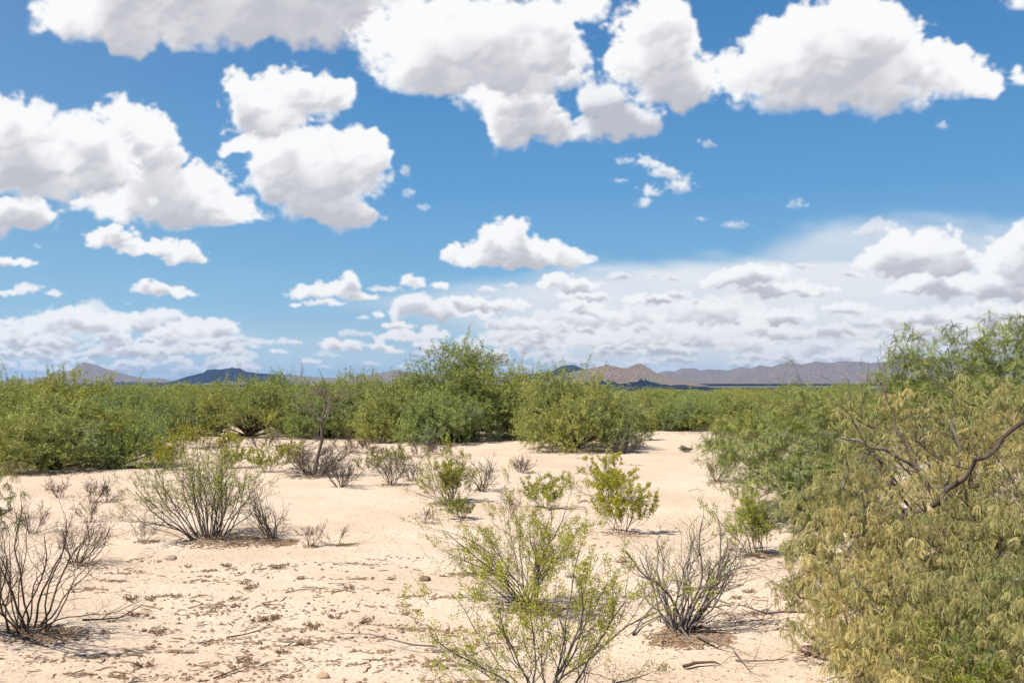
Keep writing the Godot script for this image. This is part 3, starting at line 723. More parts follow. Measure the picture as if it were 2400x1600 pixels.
	cumulus([[1200, 270, 110, 80], [1170, 310, 60, 60], [1260, 300, 70, 50], [1150, 220, 120, 70], [1310, 160, 60, 80]], 56, {"gray": 0.17, "soft": 0.22, "off": 3.0})
	cumulus([[140, 40, 80, 70], [230, 60, 120, 80], [350, 70, 150, 72], [500, 70, 160, 76], [640, 60, 150, 80], [760, 60, 140, 90], [420, -20, 330, 100], [800, -20, 300, 100], [1150, -40, 240, 90], [300, 110, 60, 56]], 62, {"off": 2020.0, "soft": 0.2, "dense": 0.85})
	cumulus([[930, 100, 150, 120], [1060, 80, 160, 110], [1180, 90, 150, 110], [1270, 100, 80, 100], [960, 190, 110, 60], [1080, 170, 160, 74], [1200, 180, 120, 80], [1340, 10, 80, 60]], 66, {"off": 3100.0, "dense": 0.9, "flat": 0.7})
	# top right bank
	cumulus([[1490, 90, 110, 110], [1530, 60, 80, 90], [1470, 160, 90, 80], [1570, 170, 90, 80], [1560, 220, 110, 50], [1410, 140, 46, 36]], 56, {"off": 4040.0, "dense": 0.85, "flat": 0.75})
	cumulus([[1780, 110, 90, 90], [1960, 60, 150, 120], [1870, 120, 140, 110], [2060, 110, 110, 100], [2170, 150, 60, 70], [2210, 180, 110, 64], [1700, 170, 90, 60], [1820, 200, 170, 80], [1990, 210, 190, 80], [2250, 200, 70, 40]], 62, {"off": 5050.0, "dense": 0.9, "flat": 0.8})
	cumulus([[2340, 180, 30, 36], [2380, 0, 90, 40]], 36, {"off": 99.0, "soft": 0.3})
	# whole sphere: the same kind of broken cumulus goes on outside this view
	var small := Image.create(1024, 512, false, Image.FORMAT_RGBAF)
	var base := air(0.0) * 0.75
	for y in 512:
		var el := 90.0 - (y + 0.5) * 180.0 / 512.0
		for x in 1024:
			if el <= 0.0:
				small.set_pixel(x, y, Color(base.x, base.y, base.z))
				continue
			var az := (x + 0.5) / 1024.0 * TAU
			var c := air(el)
			var ce := cos(deg_to_rad(el))
			var k := 260.0 / (sin(deg_to_rad(el)) + 0.10)
			var qx := sin(az) * ce * k
			var qz := -cos(az) * ce * k
			var n := puff_noise.get_noise_2d(qx * 0.55, qz * 0.55) + 0.35 * cell_noise.get_noise_2d(qx * 0.9, qz * 0.9)
			var a := smoothstep(-0.02, 0.18, n)
			var v := Vector3(0.90, 0.90, 0.92).lerp(Vector3(0.60, 0.60, 0.65), smoothstep(0.05, 0.45, n))
			c = c.lerp(v, a)
			small.set_pixel(x, y, Color(c.x, c.y, c.z))
	small.resize(SKYW, SKYH, Image.INTERPOLATE_BILINEAR)
	var inv := cam_basis.inverse()
	for y in range(0, SKYH / 2):
		var el := PI / 2 - (y + 0.5) * PI / SKYH
		if el > deg_to_rad(24.0):
			continue
		for xx in range(int(-SKYW * 0.10), int(SKYW * 0.10)):
			var x := posmod(xx, SKYW)
			var az := (xx + 0.5) / SKYW * TAU
			var d := inv * Vector3(sin(az) * cos(el), sin(el), -cos(az) * cos(el))
			var px := 1176.0 - d.x / d.z * FOCAL
			var py := 784.0 + d.y / d.z * FOCAL
			var fx := (px - GX0) / CELL
			var fy := (py - GY0) / CELL
			if fx < 0.0 or fy < 0.0 or fx >= GW - 1 or fy >= GH - 1:
				continue
			var ix := int(fx)
			var iy := int(fy)
			fx -= ix
			fy -= iy
			var g := iy * GW + ix
			var c := Color(
				lerpf(lerpf(gr[g], gr[g + 1], fx), lerpf(gr[g + GW], gr[g + GW + 1], fx), fy),
				lerpf(lerpf(gg[g], gg[g + 1], fx), lerpf(gg[g + GW], gg[g + GW + 1], fx), fy),
				lerpf(lerpf(gb[g], gb[g + 1], fx), lerpf(gb[g + GW], gb[g + GW + 1], fx), fy))
			var fade := minf(minf((px - GX0) / 90.0, (2462.0 - px) / 90.0), (py - GY0) / 50.0)
			if fade < 1.0:
				c = small.get_pixel(x, y).lerp(c, smoothstep(0.0, 1.0, fade))
			small.set_pixel(x, y, c)
	gr.clear()
	gg.clear()
	gb.clear()
	return small

# ---------------------------------------------------------------- tools
class Builder:
	var v := PackedVector3Array()
	var n := PackedVector3Array()
	var c := PackedColorArray()
	var ix := PackedInt32Array()
	# round tapering tube along points
	func tube(pts: Array, radii: Array, sides: int, col: Color) -> void:
		var first := v.size()
		var u := Vector3.ZERO
		for i in pts.size():
			var a: Vector3 = pts[maxi(i - 1, 0)]
			var b: Vector3 = pts[mini(i + 1, pts.size() - 1)]
			var t := (b - a).normalized()
			if i == 0:
				u = t.cross(Vector3(0.31, 0.2, 0.93)).normalized()
			else:
				u = (u - t * u.dot(t)).normalized()
			var w := t.cross(u)
			var p: Vector3 = pts[i]
			var r: float = radii[i]
			for k in sides:
				var an := TAU * k / sides
				var d := u * cos(an) + w * sin(an)
				v.append(p + d * r)
				n.append(d)
				c.append(col)
		for i in pts.size() - 1:
			for k in sides:
				var a := first + i * sides + k
				var b := first + i * sides + (k + 1) % sides
				ix.append_array([a, a + sides, b, b, a + sides, b + sides])
	# a leaf: pointed blade from p along d, wide across s, tip bent by bend
	func leaf(p: Vector3, d: Vector3, s: Vector3, col: Color, bend := Vector3.ZERO) -> void:
		var k := v.size()
		var nn := s.cross(d).normalized()
		v.append_array([p, p + d * 0.5 + s, p + d * 0.5 - s, p + d + bend])
		n.append_array([nn, nn, nn, nn])
		c.append_array([col, col, col, col])
		ix.append_array([k, k + 2, k + 1, k + 1, k + 2, k + 3])
	func tri(a: Vector3, b: Vector3, d: Vector3, col: Color) -> void:
		var k := v.size()
		var nn := (b - a).cross(d - a).normalized()
		v.append_array([a, b, d])
		n.append_array([nn, nn, nn])
		c.append_array([col, col, col])
		ix.append_array([k, k + 2, k + 1])
	func mesh(mat: Material) -> ArrayMesh:
		var arr := []
		arr.resize(Mesh.ARRAY_MAX)
		arr[Mesh.ARRAY_VERTEX] = v
		arr[Mesh.ARRAY_NORMAL] = n
		arr[Mesh.ARRAY_COLOR] = c
		arr[Mesh.ARRAY_INDEX] = ix
		var m := ArrayMesh.new()
		m.add_surface_from_arrays(Mesh.PRIMITIVE_TRIANGLES, arr)
		m.surface_set_material(0, mat)
		return m

func numbered(called: String) -> String:
	names[called] = names.get(called, 0) + 1
	return called if names[called] == 1 else "%s_%03d" % [called, names[called] - 1]

func thing(called: String, label: String, category: String, at := Vector3.ZERO, group := "") -> Node3D:
	var o := Node3D.new()
	o.name = numbered(called)
	add_child(o)
	o.position = at
	tag(o, label, category, group)
	return o

func tag(o: Node3D, label: String, category: String, group := "") -> void:
	o.set_meta("label", label)
	o.set_meta("category", category)
	if group:
		o.set_meta("group", group)

func part(called: String, mesh: Mesh, parent: Node, kind := "") -> MeshInstance3D:
	var o := MeshInstance3D.new()
	o.name = called
	o.mesh = mesh
	if kind:
		o.set_meta("kind", kind)
	parent.add_child(o, true)
	return o

func copy_of(proto: Node3D, label: String, at: Vector3, turn: float, scale3 := Vector3.ONE, group := "") -> Node3D:
	var o: Node3D = proto.duplicate()
	o.name = numbered(proto.get_meta("called"))
	add_child(o)
	o.transform = Transform3D(Basis(Vector3.UP, turn).scaled_local(scale3), at)
	o.set_meta("label", label)
	if group:
		o.set_meta("group", group)
	return o

# direction of a photo pixel, and the ground it meets
func ray(px: float, py: float) -> Vector3:
	return cam_basis * Vector3((px - 1176.0) / FOCAL, (784.0 - py) / FOCAL, -1.0)

func at_depth(px: float, py: float, d: float) -> Vector3:
	var r := ray(px, py)
	return Vector3(0, EYE, 0) + r * (d / -r.z)

func on_ground(px: float, py: float) -> Vector3:
	var r := ray(px, py)
	var t := EYE / maxf(-r.y, 0.002)
	var p := Vector3(0, EYE, 0) + r * t
	for k in 4:
		t += (p.y - ground_height(p.x, p.z)) / maxf(-r.y, 0.002)
		p = Vector3(0, EYE, 0) + r * t
	p.y = ground_height(p.x, p.z)
	return p

func stand(x: float, z: float) -> Vector3:
	return Vector3(x, ground_height(x, z), z)

func rand_dir() -> Vector3:
	return Vector3(rng.randfn(), rng.randfn(), rng.randfn()).normalized()

func leafy(col: Color, back := 0.5) -> StandardMaterial3D:
	var m := StandardMaterial3D.new()
	m.vertex_color_use_as_albedo = true
	m.albedo_color = col
	m.roughness = 0.6
	m.metallic_specular = 0.3
	m.cull_mode = BaseMaterial3D.CULL_DISABLED
	m.backlight_enabled = true
	m.backlight = Color(back, back, back * 0.6)
	return m

func bark(seed_: int) -> StandardMaterial3D:
	var m := StandardMaterial3D.new()
	m.vertex_color_use_as_albedo = true
	m.roughness = 0.9
	m.metallic_specular = 0.2
	var nt := NoiseTexture2D.new()
	nt.width = 256
	nt.height = 256
	nt.seamless = true
	var fn := FastNoiseLite.new()
	fn.seed = seed_
	fn.frequency = 0.03
	fn.fractal_octaves = 4
	nt.noise = fn
	var gd := Gradient.new()
	gd.set_color(0, Color(0.62, 0.60, 0.58))
	gd.set_color(1, Color(1, 1, 1))
	nt.color_ramp = gd
	m.albedo_texture = nt
	m.uv1_triplanar = true
	m.uv1_scale = Vector3(9, 5, 9)
	return m

# A crooked branch with side branches; the last level goes into tips as [point, direction].
# P: segs, wob, rise, kids, ang, lr, rr per level.
func grow(b: Builder, p: Vector3, d: Vector3, length: float, rad: float, lv: int, P: Dictionary, col: Color, tips: Array, thin := 0.0009) -> void:
	var top: int = P.kids.size()
	var segs: int = P.segs[lv]
	var pts := [p]
	var radii := [rad]
	var dirs := [d]
	var step := length / segs
	var end := maxf(rad * (0.30 if lv == top else 0.42), thin)
	for i in segs:
		d = (d + rand_dir() * P.wob[lv] + Vector3.UP * P.rise[lv]).normalized()
		p += d * step * rng.randf_range(0.85, 1.15)
		if p.y < 0.012:
			p.y = 0.012
		pts.append(p)
		dirs.append(d)
		radii.append(lerpf(rad, end, float(i + 1) / segs))
	b.tube(pts, radii, 6 if rad > 0.012 else (4 if rad > 0.004 else 3), col * rng.randf_range(0.8, 1.15))
	if lv == top:
		for i in range(1, pts.size()):
			tips.append([pts[i], dirs[i]])
		return
	var count: int = P.kids[lv]
	for k in count:
		var t := lerpf(P.from[lv], 1.0, (k + rng.randf()) / count)
		if k == count - 1:
			t = 1.0
		var f := t * segs
		var i := mini(int(f), segs - 1)
		var q: Vector3 = pts[i].lerp(pts[i + 1], f - i)
		var dd: Vector3 = dirs[i + 1]
		var side := dd.cross(rand_dir()).normalized()
		var a: float = P.ang[lv] * rng.randf_range(0.6, 1.3) * (0.5 if t >= 1.0 else 1.0)
		var nd := (dd * cos(a) + side * sin(a)).normalized()
		grow(b, q, nd, length * P.lr[lv] * rng.randf_range(0.6, 1.2) * (1.1 - 0.45 * t), maxf(lerpf(rad, end, t) * P.rr[lv], thin), lv + 1, P, col, tips, thin)

# ---------------------------------------------------------------- ground and mountains
var mounds: Array[Vector3] = []

func setup_noise() -> void:
	# sand gathered round the feet of the larger shrubs
	for q in [[478, 1238, 300], [625, 1240, 120], [62, 1448, 280], [180, 1292, 150], [1560, 1445, 260], [1212, 1388, 260], [1425, 1222, 150], [1738, 1270, 180], [1035, 1155, 150], [722, 1090, 180], [1258, 1168, 90], [330, 1246, 70], [712, 1252, 80], [1390, 1150, 110], [1648, 1108, 80], [2200, 1400, 700]]:
		var r := ray(q[0], q[1])
		var p := r * (EYE / -r.y)
		mounds.append(Vector3(p.x, p.z, q[2] * -p.z / FOCAL * 0.55))
	swell.seed = 4
	swell.frequency = 0.11
	swell.fractal_octaves = 2
	relief.seed = 9
	relief.frequency = 0.75
	relief.fractal_octaves = 3
	fine.seed = 14
	fine.frequency = 3.2
	fine.fractal_octaves = 2

func ground_height(x: float, z: float) -> float:
	var r := sqrt(x * x + z * z)
	var y := 0.0
	if r < 300.0:
		y += swell.get_noise_2d(x, z) * 0.10 * smoothstep(2.0, 7.0, r) + relief.get_noise_2d(x, z) * 0.022
		for m in mounds:
			var q: float = ((x - m.x) * (x - m.x) + (z - m.y) * (z - m.y)) / (m.z * m.z)
			if q < 6.0:
				y += 0.055 * m.z * exp(-q)
	if r > 60.0:
		y -= 30.0 * smoothstep(60.0, 2600.0, r)
	if r > 9000.0 and z < 0.0:
		y += 46.0 * smoothstep(9000.0, 15000.0, r)
	return y

func ground_detail(x: float, z: float) -> float:
	# crust, crumbs and small washed-out ledges close to the viewer
	var rough := smoothstep(-0.12, 0.30, swell.get_noise_2d(x * 3.1 + 11.0, z * 4.2))
	var y := fine.get_noise_2d(x, z) * (0.0012 + 0.0065 * rough)
	var e := swell.get_noise_2d(x * 2.2 + 40.0, z * 5.5 + 7.0)
	y += 0.018 * smoothstep(-0.025, 0.02, e) * smoothstep(0.0, 0.25, swell.get_noise_2d(x * 1.4 - 70.0, z * 1.4) + 0.12)
	var pit := fine.get_noise_2d(x * 0.55 + 33.0, z * 0.8)
	y -= 0.010 * smoothstep(0.34, 0.5, pit)
	return y

func spread(from: float, fine_to: float, fine_step: float, rate: float, far: float) -> Array:
	var a := []
	var x := from
	var s := fine_step
	while x < far:
		a.append(x)
		if x > fine_to:
			s *= rate
		x += s
	a.append(far)
	return a

func make_ground() -> void:
	var right := spread(0.0, 5.0, 0.065, 1.045, 26000.0)
	var xs := []
	for i in range(right.size() - 1, 0, -1):
		xs.append(-right[i])
	xs.append_array(right)
	var zs := []
	var behind := spread(3.0, 3.0, 0.4, 1.35, 9000.0)
	for i in range(behind.size() - 1, -1, -1):
		zs.append(behind[i])
	zs.append(0.0)
	zs.append(-2.5)
	for q in spread(4.4, 13.0, 0.055, 1.035, 30000.0):
		zs.append(-q)
	var b := Builder.new()
	var w := xs.size()
	var h := zs.size()
	b.v.resize(w * h)
	b.n.resize(w * h)
	b.c.resize(w * h)
	var Y := PackedFloat32Array()
	Y.resize(w * h)
	for j in h:
		var z: float = zs[j]
		for i in w:
			var x: float = xs[i]
			var y := ground_height(x, z)
			if absf(x) < 12.0 and z > -32.0 and z < -3.0:
				y += ground_detail(x, z)
			Y[j * w + i] = y
	var tone := FastNoiseLite.new()
	tone.seed = 31
	tone.frequency = 0.35
	tone.fractal_octaves = 4
	var patch := FastNoiseLite.new()
	patch.seed = 8
	patch.frequency = 0.0013
	patch.fractal_octaves = 5
	for j in h:
		var z: float = zs[j]
		var j0 := maxi(j - 1, 0)
		var j1 := mini(j + 1, h - 1)
		for i in w:
			var x: float = xs[i]
			var i0 := maxi(i - 1, 0)
			var i1 := mini(i + 1, w - 1)
			var k := j * w + i
			b.v[k] = Vector3(x, Y[k], z)
			var dx: float = (Y[j * w + i1] - Y[j * w + i0]) / (xs[i1] - xs[i0])
			var dz: float = (Y[j1 * w + i] - Y[j0 * w + i]) / (zs[j1] - zs[j0])
			b.n[k] = Vector3(-dx, 1, -dz).normalized()
			var t := tone.get_noise_2d(x, z * 1.6)
			var col := SAND.lerp(Color(0.40, 0.31, 0.235), clampf(0.35 + t * 1.1, 0, 1) * 0.55)
			col = col.lerp(Color(0.54, 0.47, 0.40), clampf(tone.get_noise_2d(x * 0.7 + 90.0, z) * 1.3, 0, 1) * 0.5)
			# far plain: low scrub covers the sand in patches
			var q := patch.get_noise_2d(x, z * 2.2)
			var scrub := smoothstep(-0.35, 0.1, q + 0.42)
			if x * x + z * z > 55.0 * 55.0:
				col = col.lerp(Color(0.10, 0.11, 0.065).lerp(Color(0.15, 0.135, 0.092), clampf(q * 2.0 + 0.4, 0, 1)), scrub * 0.92)
			b.c[k] = col
	for j in h - 1:
		for i in w - 1:
			var a := j * w + i
			b.ix.append_array([a, a + w, a + 1, a + 1, a + w, a + w + 1])
	var o := part("ground", b.mesh(M.sand), self, "structure")
	o.set_meta("label", "pale tan bare sandy ground running to the plain")

func sand_material() -> StandardMaterial3D:
	var m := StandardMaterial3D.new()
	m.vertex_color_use_as_albedo = true
	m.roughness = 0.95
	m.metallic_specular = 0.15
	var speck := FastNoiseLite.new()
	speck.seed = 2
	speck.frequency = 0.045
	speck.fractal_octaves = 5
	speck.fractal_gain = 0.62
	var t := NoiseTexture2D.new()
	t.width = 1024
	t.height = 1024
	t.seamless = true
	t.noise = speck
	var gd := Gradient.new()
	gd.offsets = PackedFloat32Array([0.0, 0.24, 0.36, 0.62, 1.0])
	gd.colors = PackedColorArray([Color(0.74, 0.66, 0.59), Color(0.87, 0.81, 0.75), Color(0.96, 0.94, 0.92), Color(1, 0.99, 0.975), Color(1, 1, 1)])
	t.color_ramp = gd
	m.albedo_texture = t
	m.uv1_triplanar = true
	m.uv1_world_triplanar = true
	m.uv1_scale = Vector3(0.53, 0.53, 0.53)
	var bump := FastNoiseLite.new()
	bump.seed = 6
	bump.frequency = 0.012
	bump.fractal_octaves = 6
	bump.fractal_gain = 0.6
	var hb := NoiseTexture2D.new()
	hb.width = 1024
	hb.height = 1024
	hb.seamless = true
	hb.noise = bump
	m.heightmap_enabled = true
	m.heightmap_texture = hb
	m.heightmap_scale = 1.0
	return m

func rock_material() -> StandardMaterial3D:
	var m := StandardMaterial3D.new()
	m.vertex_color_use_as_albedo = true
	m.roughness = 1.0
	m.metallic_specular = 0.1
	return m

func hill_material() -> StandardMaterial3D:
	var m := rock_material()
	var bump := FastNoiseLite.new()
	bump.seed = 16
	bump.frequency = 0.012
	bump.fractal_type = FastNoiseLite.FRACTAL_RIDGED
	bump.fractal_octaves = 6
	var hb := NoiseTexture2D.new()
	hb.width = 1024
	hb.height = 1024
	hb.seamless = true
	hb.noise = bump
	m.heightmap_enabled = true
	m.heightmap_texture = hb
	m.heightmap_scale = 2200.0
	m.uv1_triplanar = true
	m.uv1_world_triplanar = true
	m.uv1_scale = Vector3(0.0011, 0.0011, 0.0011)
	return m

# A mountain range whose crest follows profile (photo pixels, y of the 2400 wide photograph) at a given distance.
func mountain(called: String, label: String, profile: Array, dist: float, depth: float, foot: float, seed_: int, cols: Array, strata := 0.0) -> void:
	var n := FastNoiseLite.new()
	n.seed = seed_
	n.frequency = 1.0
	n.fractal_octaves = 6
	n.fractal_gain = 0.52
	var x0: float = profile[0][0]
	var x1: float = profile[-1][0]
	var w := int((x1 - x0) / 1.6)
	var rows := 84
	var b := Builder.new()
	for j in rows:
		var v := float(j) / (rows - 9)
		for i in w:
			var sx := lerpf(x0, x1, float(i) / (w - 1))
			var sy := line_y(profile, sx)
			var r := ray(sx * 0.98, sy * 0.98)
			var z := dist - depth * (1.0 - v)
			var gx := r.x / -r.z * dist
			var crest := EYE + r.y / -r.z * dist
			var rise := crest - foot
			var u := gx / depth
			var spur := absf(n.get_noise_2d(u * 3.4 + seed_, v * 0.9)) + 0.45 * absf(n.get_noise_2d(u * 9.0 + 50.0, v * 2.2))
			var small := n.get_noise_2d(u * 11.0, v * 6.0 + seed_)
			var s := pow(clampf(v, 0, 1), 1.35)
			if strata > 0.0:
				s = lerpf(s, smoothstep(0.50, 0.95, v) * 0.62 + 0.38 * v, strata)
			var cut := sin(PI * clampf(v, 0, 1))
			var y := foot + rise * (s * (1.0 - minf(spur * 1.15, 0.9) * cut) + small * 0.14 * cut)
			# gullies and rock steps a few dozen metres wide
			y += cut * minf(rise, 260.0) * (0.16 * absf(n.get_noise_2d(gx * 0.0042, z * 0.0022)) - 0.22 * absf(n.get_noise_2d(gx * 0.0021 + 70.0, z * 0.0009)) + 0.05 * n.get_noise_2d(gx * 0.016, z * 0.016))
			y += rise * n.get_noise_2d(u * 26.0, 5.0) * 0.05 * smoothstep(0.7, 1.0, v)
			if v > 1.0:
				y = crest - rise * (v - 1.0) * 3.2
			b.v.append(Vector3(gx * z / dist * (1.0 if v < 1.0 else 1.0), y, -z))
			b.n.append(Vector3.UP)
			# bare rock, paler scree and scrub lie in patches over the plan, wherever the slope
			var t := clampf(0.5 + n.get_noise_2d(gx * 0.0030, z * 0.0030) * 1.4, 0, 1)
			var col: Color = cols[0].lerp(cols[1], t)
			var g := clampf(0.35 + n.get_noise_2d(gx * 0.0015 + 9.0, z * 0.0015) * 1.8, 0, 1)
			b.c.append(col.lerp(cols[2], g))
	for j in rows - 1:
		for i in w - 1:
			var a := j * w + i
			b.ix.append_array([a, a + w, a + 1, a + 1, a + w, a + w + 1])
	for k in range(0, b.ix.size(), 3):
		var p := b.v[b.ix[k]]
		var fn := (b.v[b.ix[k + 2]] - p).cross(b.v[b.ix[k + 1]] - p)
		for q in 3:
			b.n[b.ix[k + q]] += fn * 0.0001
	for k in b.n.size():
		b.n[k] = b.n[k].normalized()
		if b.n[k].y < 0.0:
			b.n[k] = -b.n[k]
	var o := part(numbered(called), b.mesh(M.hill), self, "structure")
	o.set_meta("label", label)

func make_mountains() -> void:
	var brown := [Color(0.205, 0.152, 0.128), Color(0.225, 0.175, 0.148), Color(0.180, 0.165, 0.128)]
	var purple := [Color(0.190, 0.145, 0.135), Color(0.215, 0.165, 0.150), Color(0.165, 0.155, 0.130)]
	mountain("far_mountains", "low purple mountain ridge with a square-shouldered peak beyond the left scrub", [[-180, 902], [-60, 893], [60, 889], [130, 880], [170, 866], [180, 856], [192, 850], [211, 852], [238, 860], [265, 869], [306, 880], [340, 887], [374, 886], [405, 892], [470, 897], [560, 905]], 12500.0, 3000.0, -10.0, 12, purple, 0.5)
	mountain("far_mountains", "blue flat-topped mountain rising behind the mesquite line", [[360, 904], [405, 893], [435, 883], [476, 873], [486, 865], [510, 866], [544, 861], [560, 863], [578, 871], [612, 875], [667, 878], [731, 883], [800, 886], [858, 879], [889, 874], [926, 866], [945, 869], [1000, 878], [1080, 876], [1150, 880], [1260, 890]], 11000.0, 2400.0, -12.0, 27, purple, 0.35)
	mountain("far_mountains", "small dark blue hill peeping over the mesquite tops", [[1180, 886], [1240, 876], [1290, 872], [1310, 861], [1322, 856], [1345, 855], [1362, 861], [1380, 870], [1430, 885], [1480, 898]], 12500.0, 1800.0, -10.0, 35, purple, 0.4)
	mountain("far_mountains", "long purple mesa range with cliffs on the skyline", [[1480, 890], [1540, 874], [1561, 869], [1581, 871], [1598, 863], [1630, 864], [1640, 868], [1666, 865], [1710, 868], [1734, 860], [1761, 863], [1778, 857], [1812, 858], [1830, 853], [1846, 850], [1880, 853], [1914, 847], [1948, 850], [1982, 845], [2042, 850], [2100, 846], [2142, 840], [2195, 838], [2300, 845], [2420, 842], [2600, 860]], 14000.0, 4200.0, -4.0, 44, purple, 0.75)
	mountain("far_mountains", "twin-peaked brown hill standing alone on the plain", [[1240, 895], [1300, 882], [1340, 872], [1370, 865], [1404, 859], [1424, 855], [1440, 857], [1452, 861], [1472, 862], [1484, 856], [1496, 851], [1506, 854], [1516, 860], [1540, 874], [1574, 888], [1600, 895], [1660, 903]], 8200.0, 1500.0, -22.0, 51, brown)


# Cumulus overhead, outside the view, whose shadows darken the valley floor and two far hills.
func overhead_cloud(label: String, target: Vector3, rx: float, rz: float, height: float) -> void:
	rng.seed = int(absf(target.x))
	var at := target - SUN_WAY * (height / -SUN_WAY.y)
	var st := SurfaceTool.new()
	st.begin(Mesh.PRIMITIVE_TRIANGLES)
	var sm := SphereMesh.new()
	sm.radial_segments = 40
	sm.rings = 20
	var lump := FastNoiseLite.new()
	lump.seed = 61
	lump.frequency = 1.3
	lump.fractal_octaves = 4
	var arr := sm.get_mesh_arrays()
	for k in 9:
		var b := Builder.new()
		var vv: PackedVector3Array = arr[Mesh.ARRAY_VERTEX]
		var a := k * 2.4
		var off := Vector3(cos(a) * rx, 0, sin(a) * rz) * (0.0 if k == 0 else 0.62)
		var r := 0.72 if k == 0 else rng.randf_range(0.32, 0.5)
		for p in vv:
			var q := p * 2.0 * (1.0 + 0.45 * lump.get_noise_3d(p.x * 2.0 + k * 7.0, p.y * 2.0, p.z * 2.0))
			b.v.append(off + Vector3(q.x * rx * r, maxf(q.y, -0.12) * minf(rx, rz) * r * 0.7, q.z * rz * r))
			b.n.append(p.normalized())
			b.c.append(Color(0.9, 0.9, 0.9))
		b.ix = arr[Mesh.ARRAY_INDEX]
		st.append_from(b.mesh(null), 0, Transform3D())
	st.generate_normals()
	var m := st.commit()
	m.surface_set_material(0, M.rock)
	var o := part(numbered("cloud"), m, self, "structure")
	o.position = at
	o.set_meta("label", label)

func make_clouds() -> void:
	overhead_cloud("broad cumulus overhead shading the valley floor", Vector3(1900, -30, -5300), 3000, 1900, 6200)
	overhead_cloud("cumulus overhead shading the blue flat-topped mountain", Vector3(-3350, 90, -10300), 950, 1500, 6600)
	overhead_cloud("small cumulus overhead shading the dark blue hill", Vector3(700, 60, -12000), 620, 900, 6800)
# ---------------------------------------------------------------- plants
var sprays := []

func mesquite_spray(tint: Color) -> ArrayMesh:
	# a leafy twig tip: paired feathery leaves along a thin curved twig
	var b := Builder.new()
	var p := Vector3.ZERO
	var d := Vector3(0, 1, 0)
	var pts := [p]
	var radii := [0.004]
	var length := rng.randf_range(0.34, 0.5)
	for i in 4:
		d = (d + rand_dir() * 0.22).normalized()
		p += d * length / 4.0
		pts.append(p)
		radii.append(0.004 - 0.0008 * (i + 1))
	b.tube(pts, radii, 3, Color(0.14, 0.11, 0.075))
	for k in 23:
		var f := rng.randf() * 3.99
		var i := int(f)
		var q: Vector3 = pts[i].lerp(pts[i + 1], f - i)
		var out := (rand_dir() + Vector3(0, 0.35, 0)).normalized()
		var col := tint * rng.randf_range(0.72, 1.28)
		for s in 2:
			var dd := (out + rand_dir() * 0.45).normalized() * rng.randf_range(0.06, 0.11)
			b.leaf(q, dd, dd.cross(rand_dir()).normalized() * rng.randf_range(0.0042, 0.0075), col, rand_dir() * 0.015 + Vector3(0, -0.022, 0))
	return b.mesh(null)

func make_sprays() -> void:
	for tint in [Color(0.345, 0.370, 0.120), Color(0.430, 0.425, 0.115), Color(0.295, 0.340, 0.160)]:
		var set_ := []
		for k in 5:
			set_.append(mesquite_spray(tint))
		sprays.append(set_)

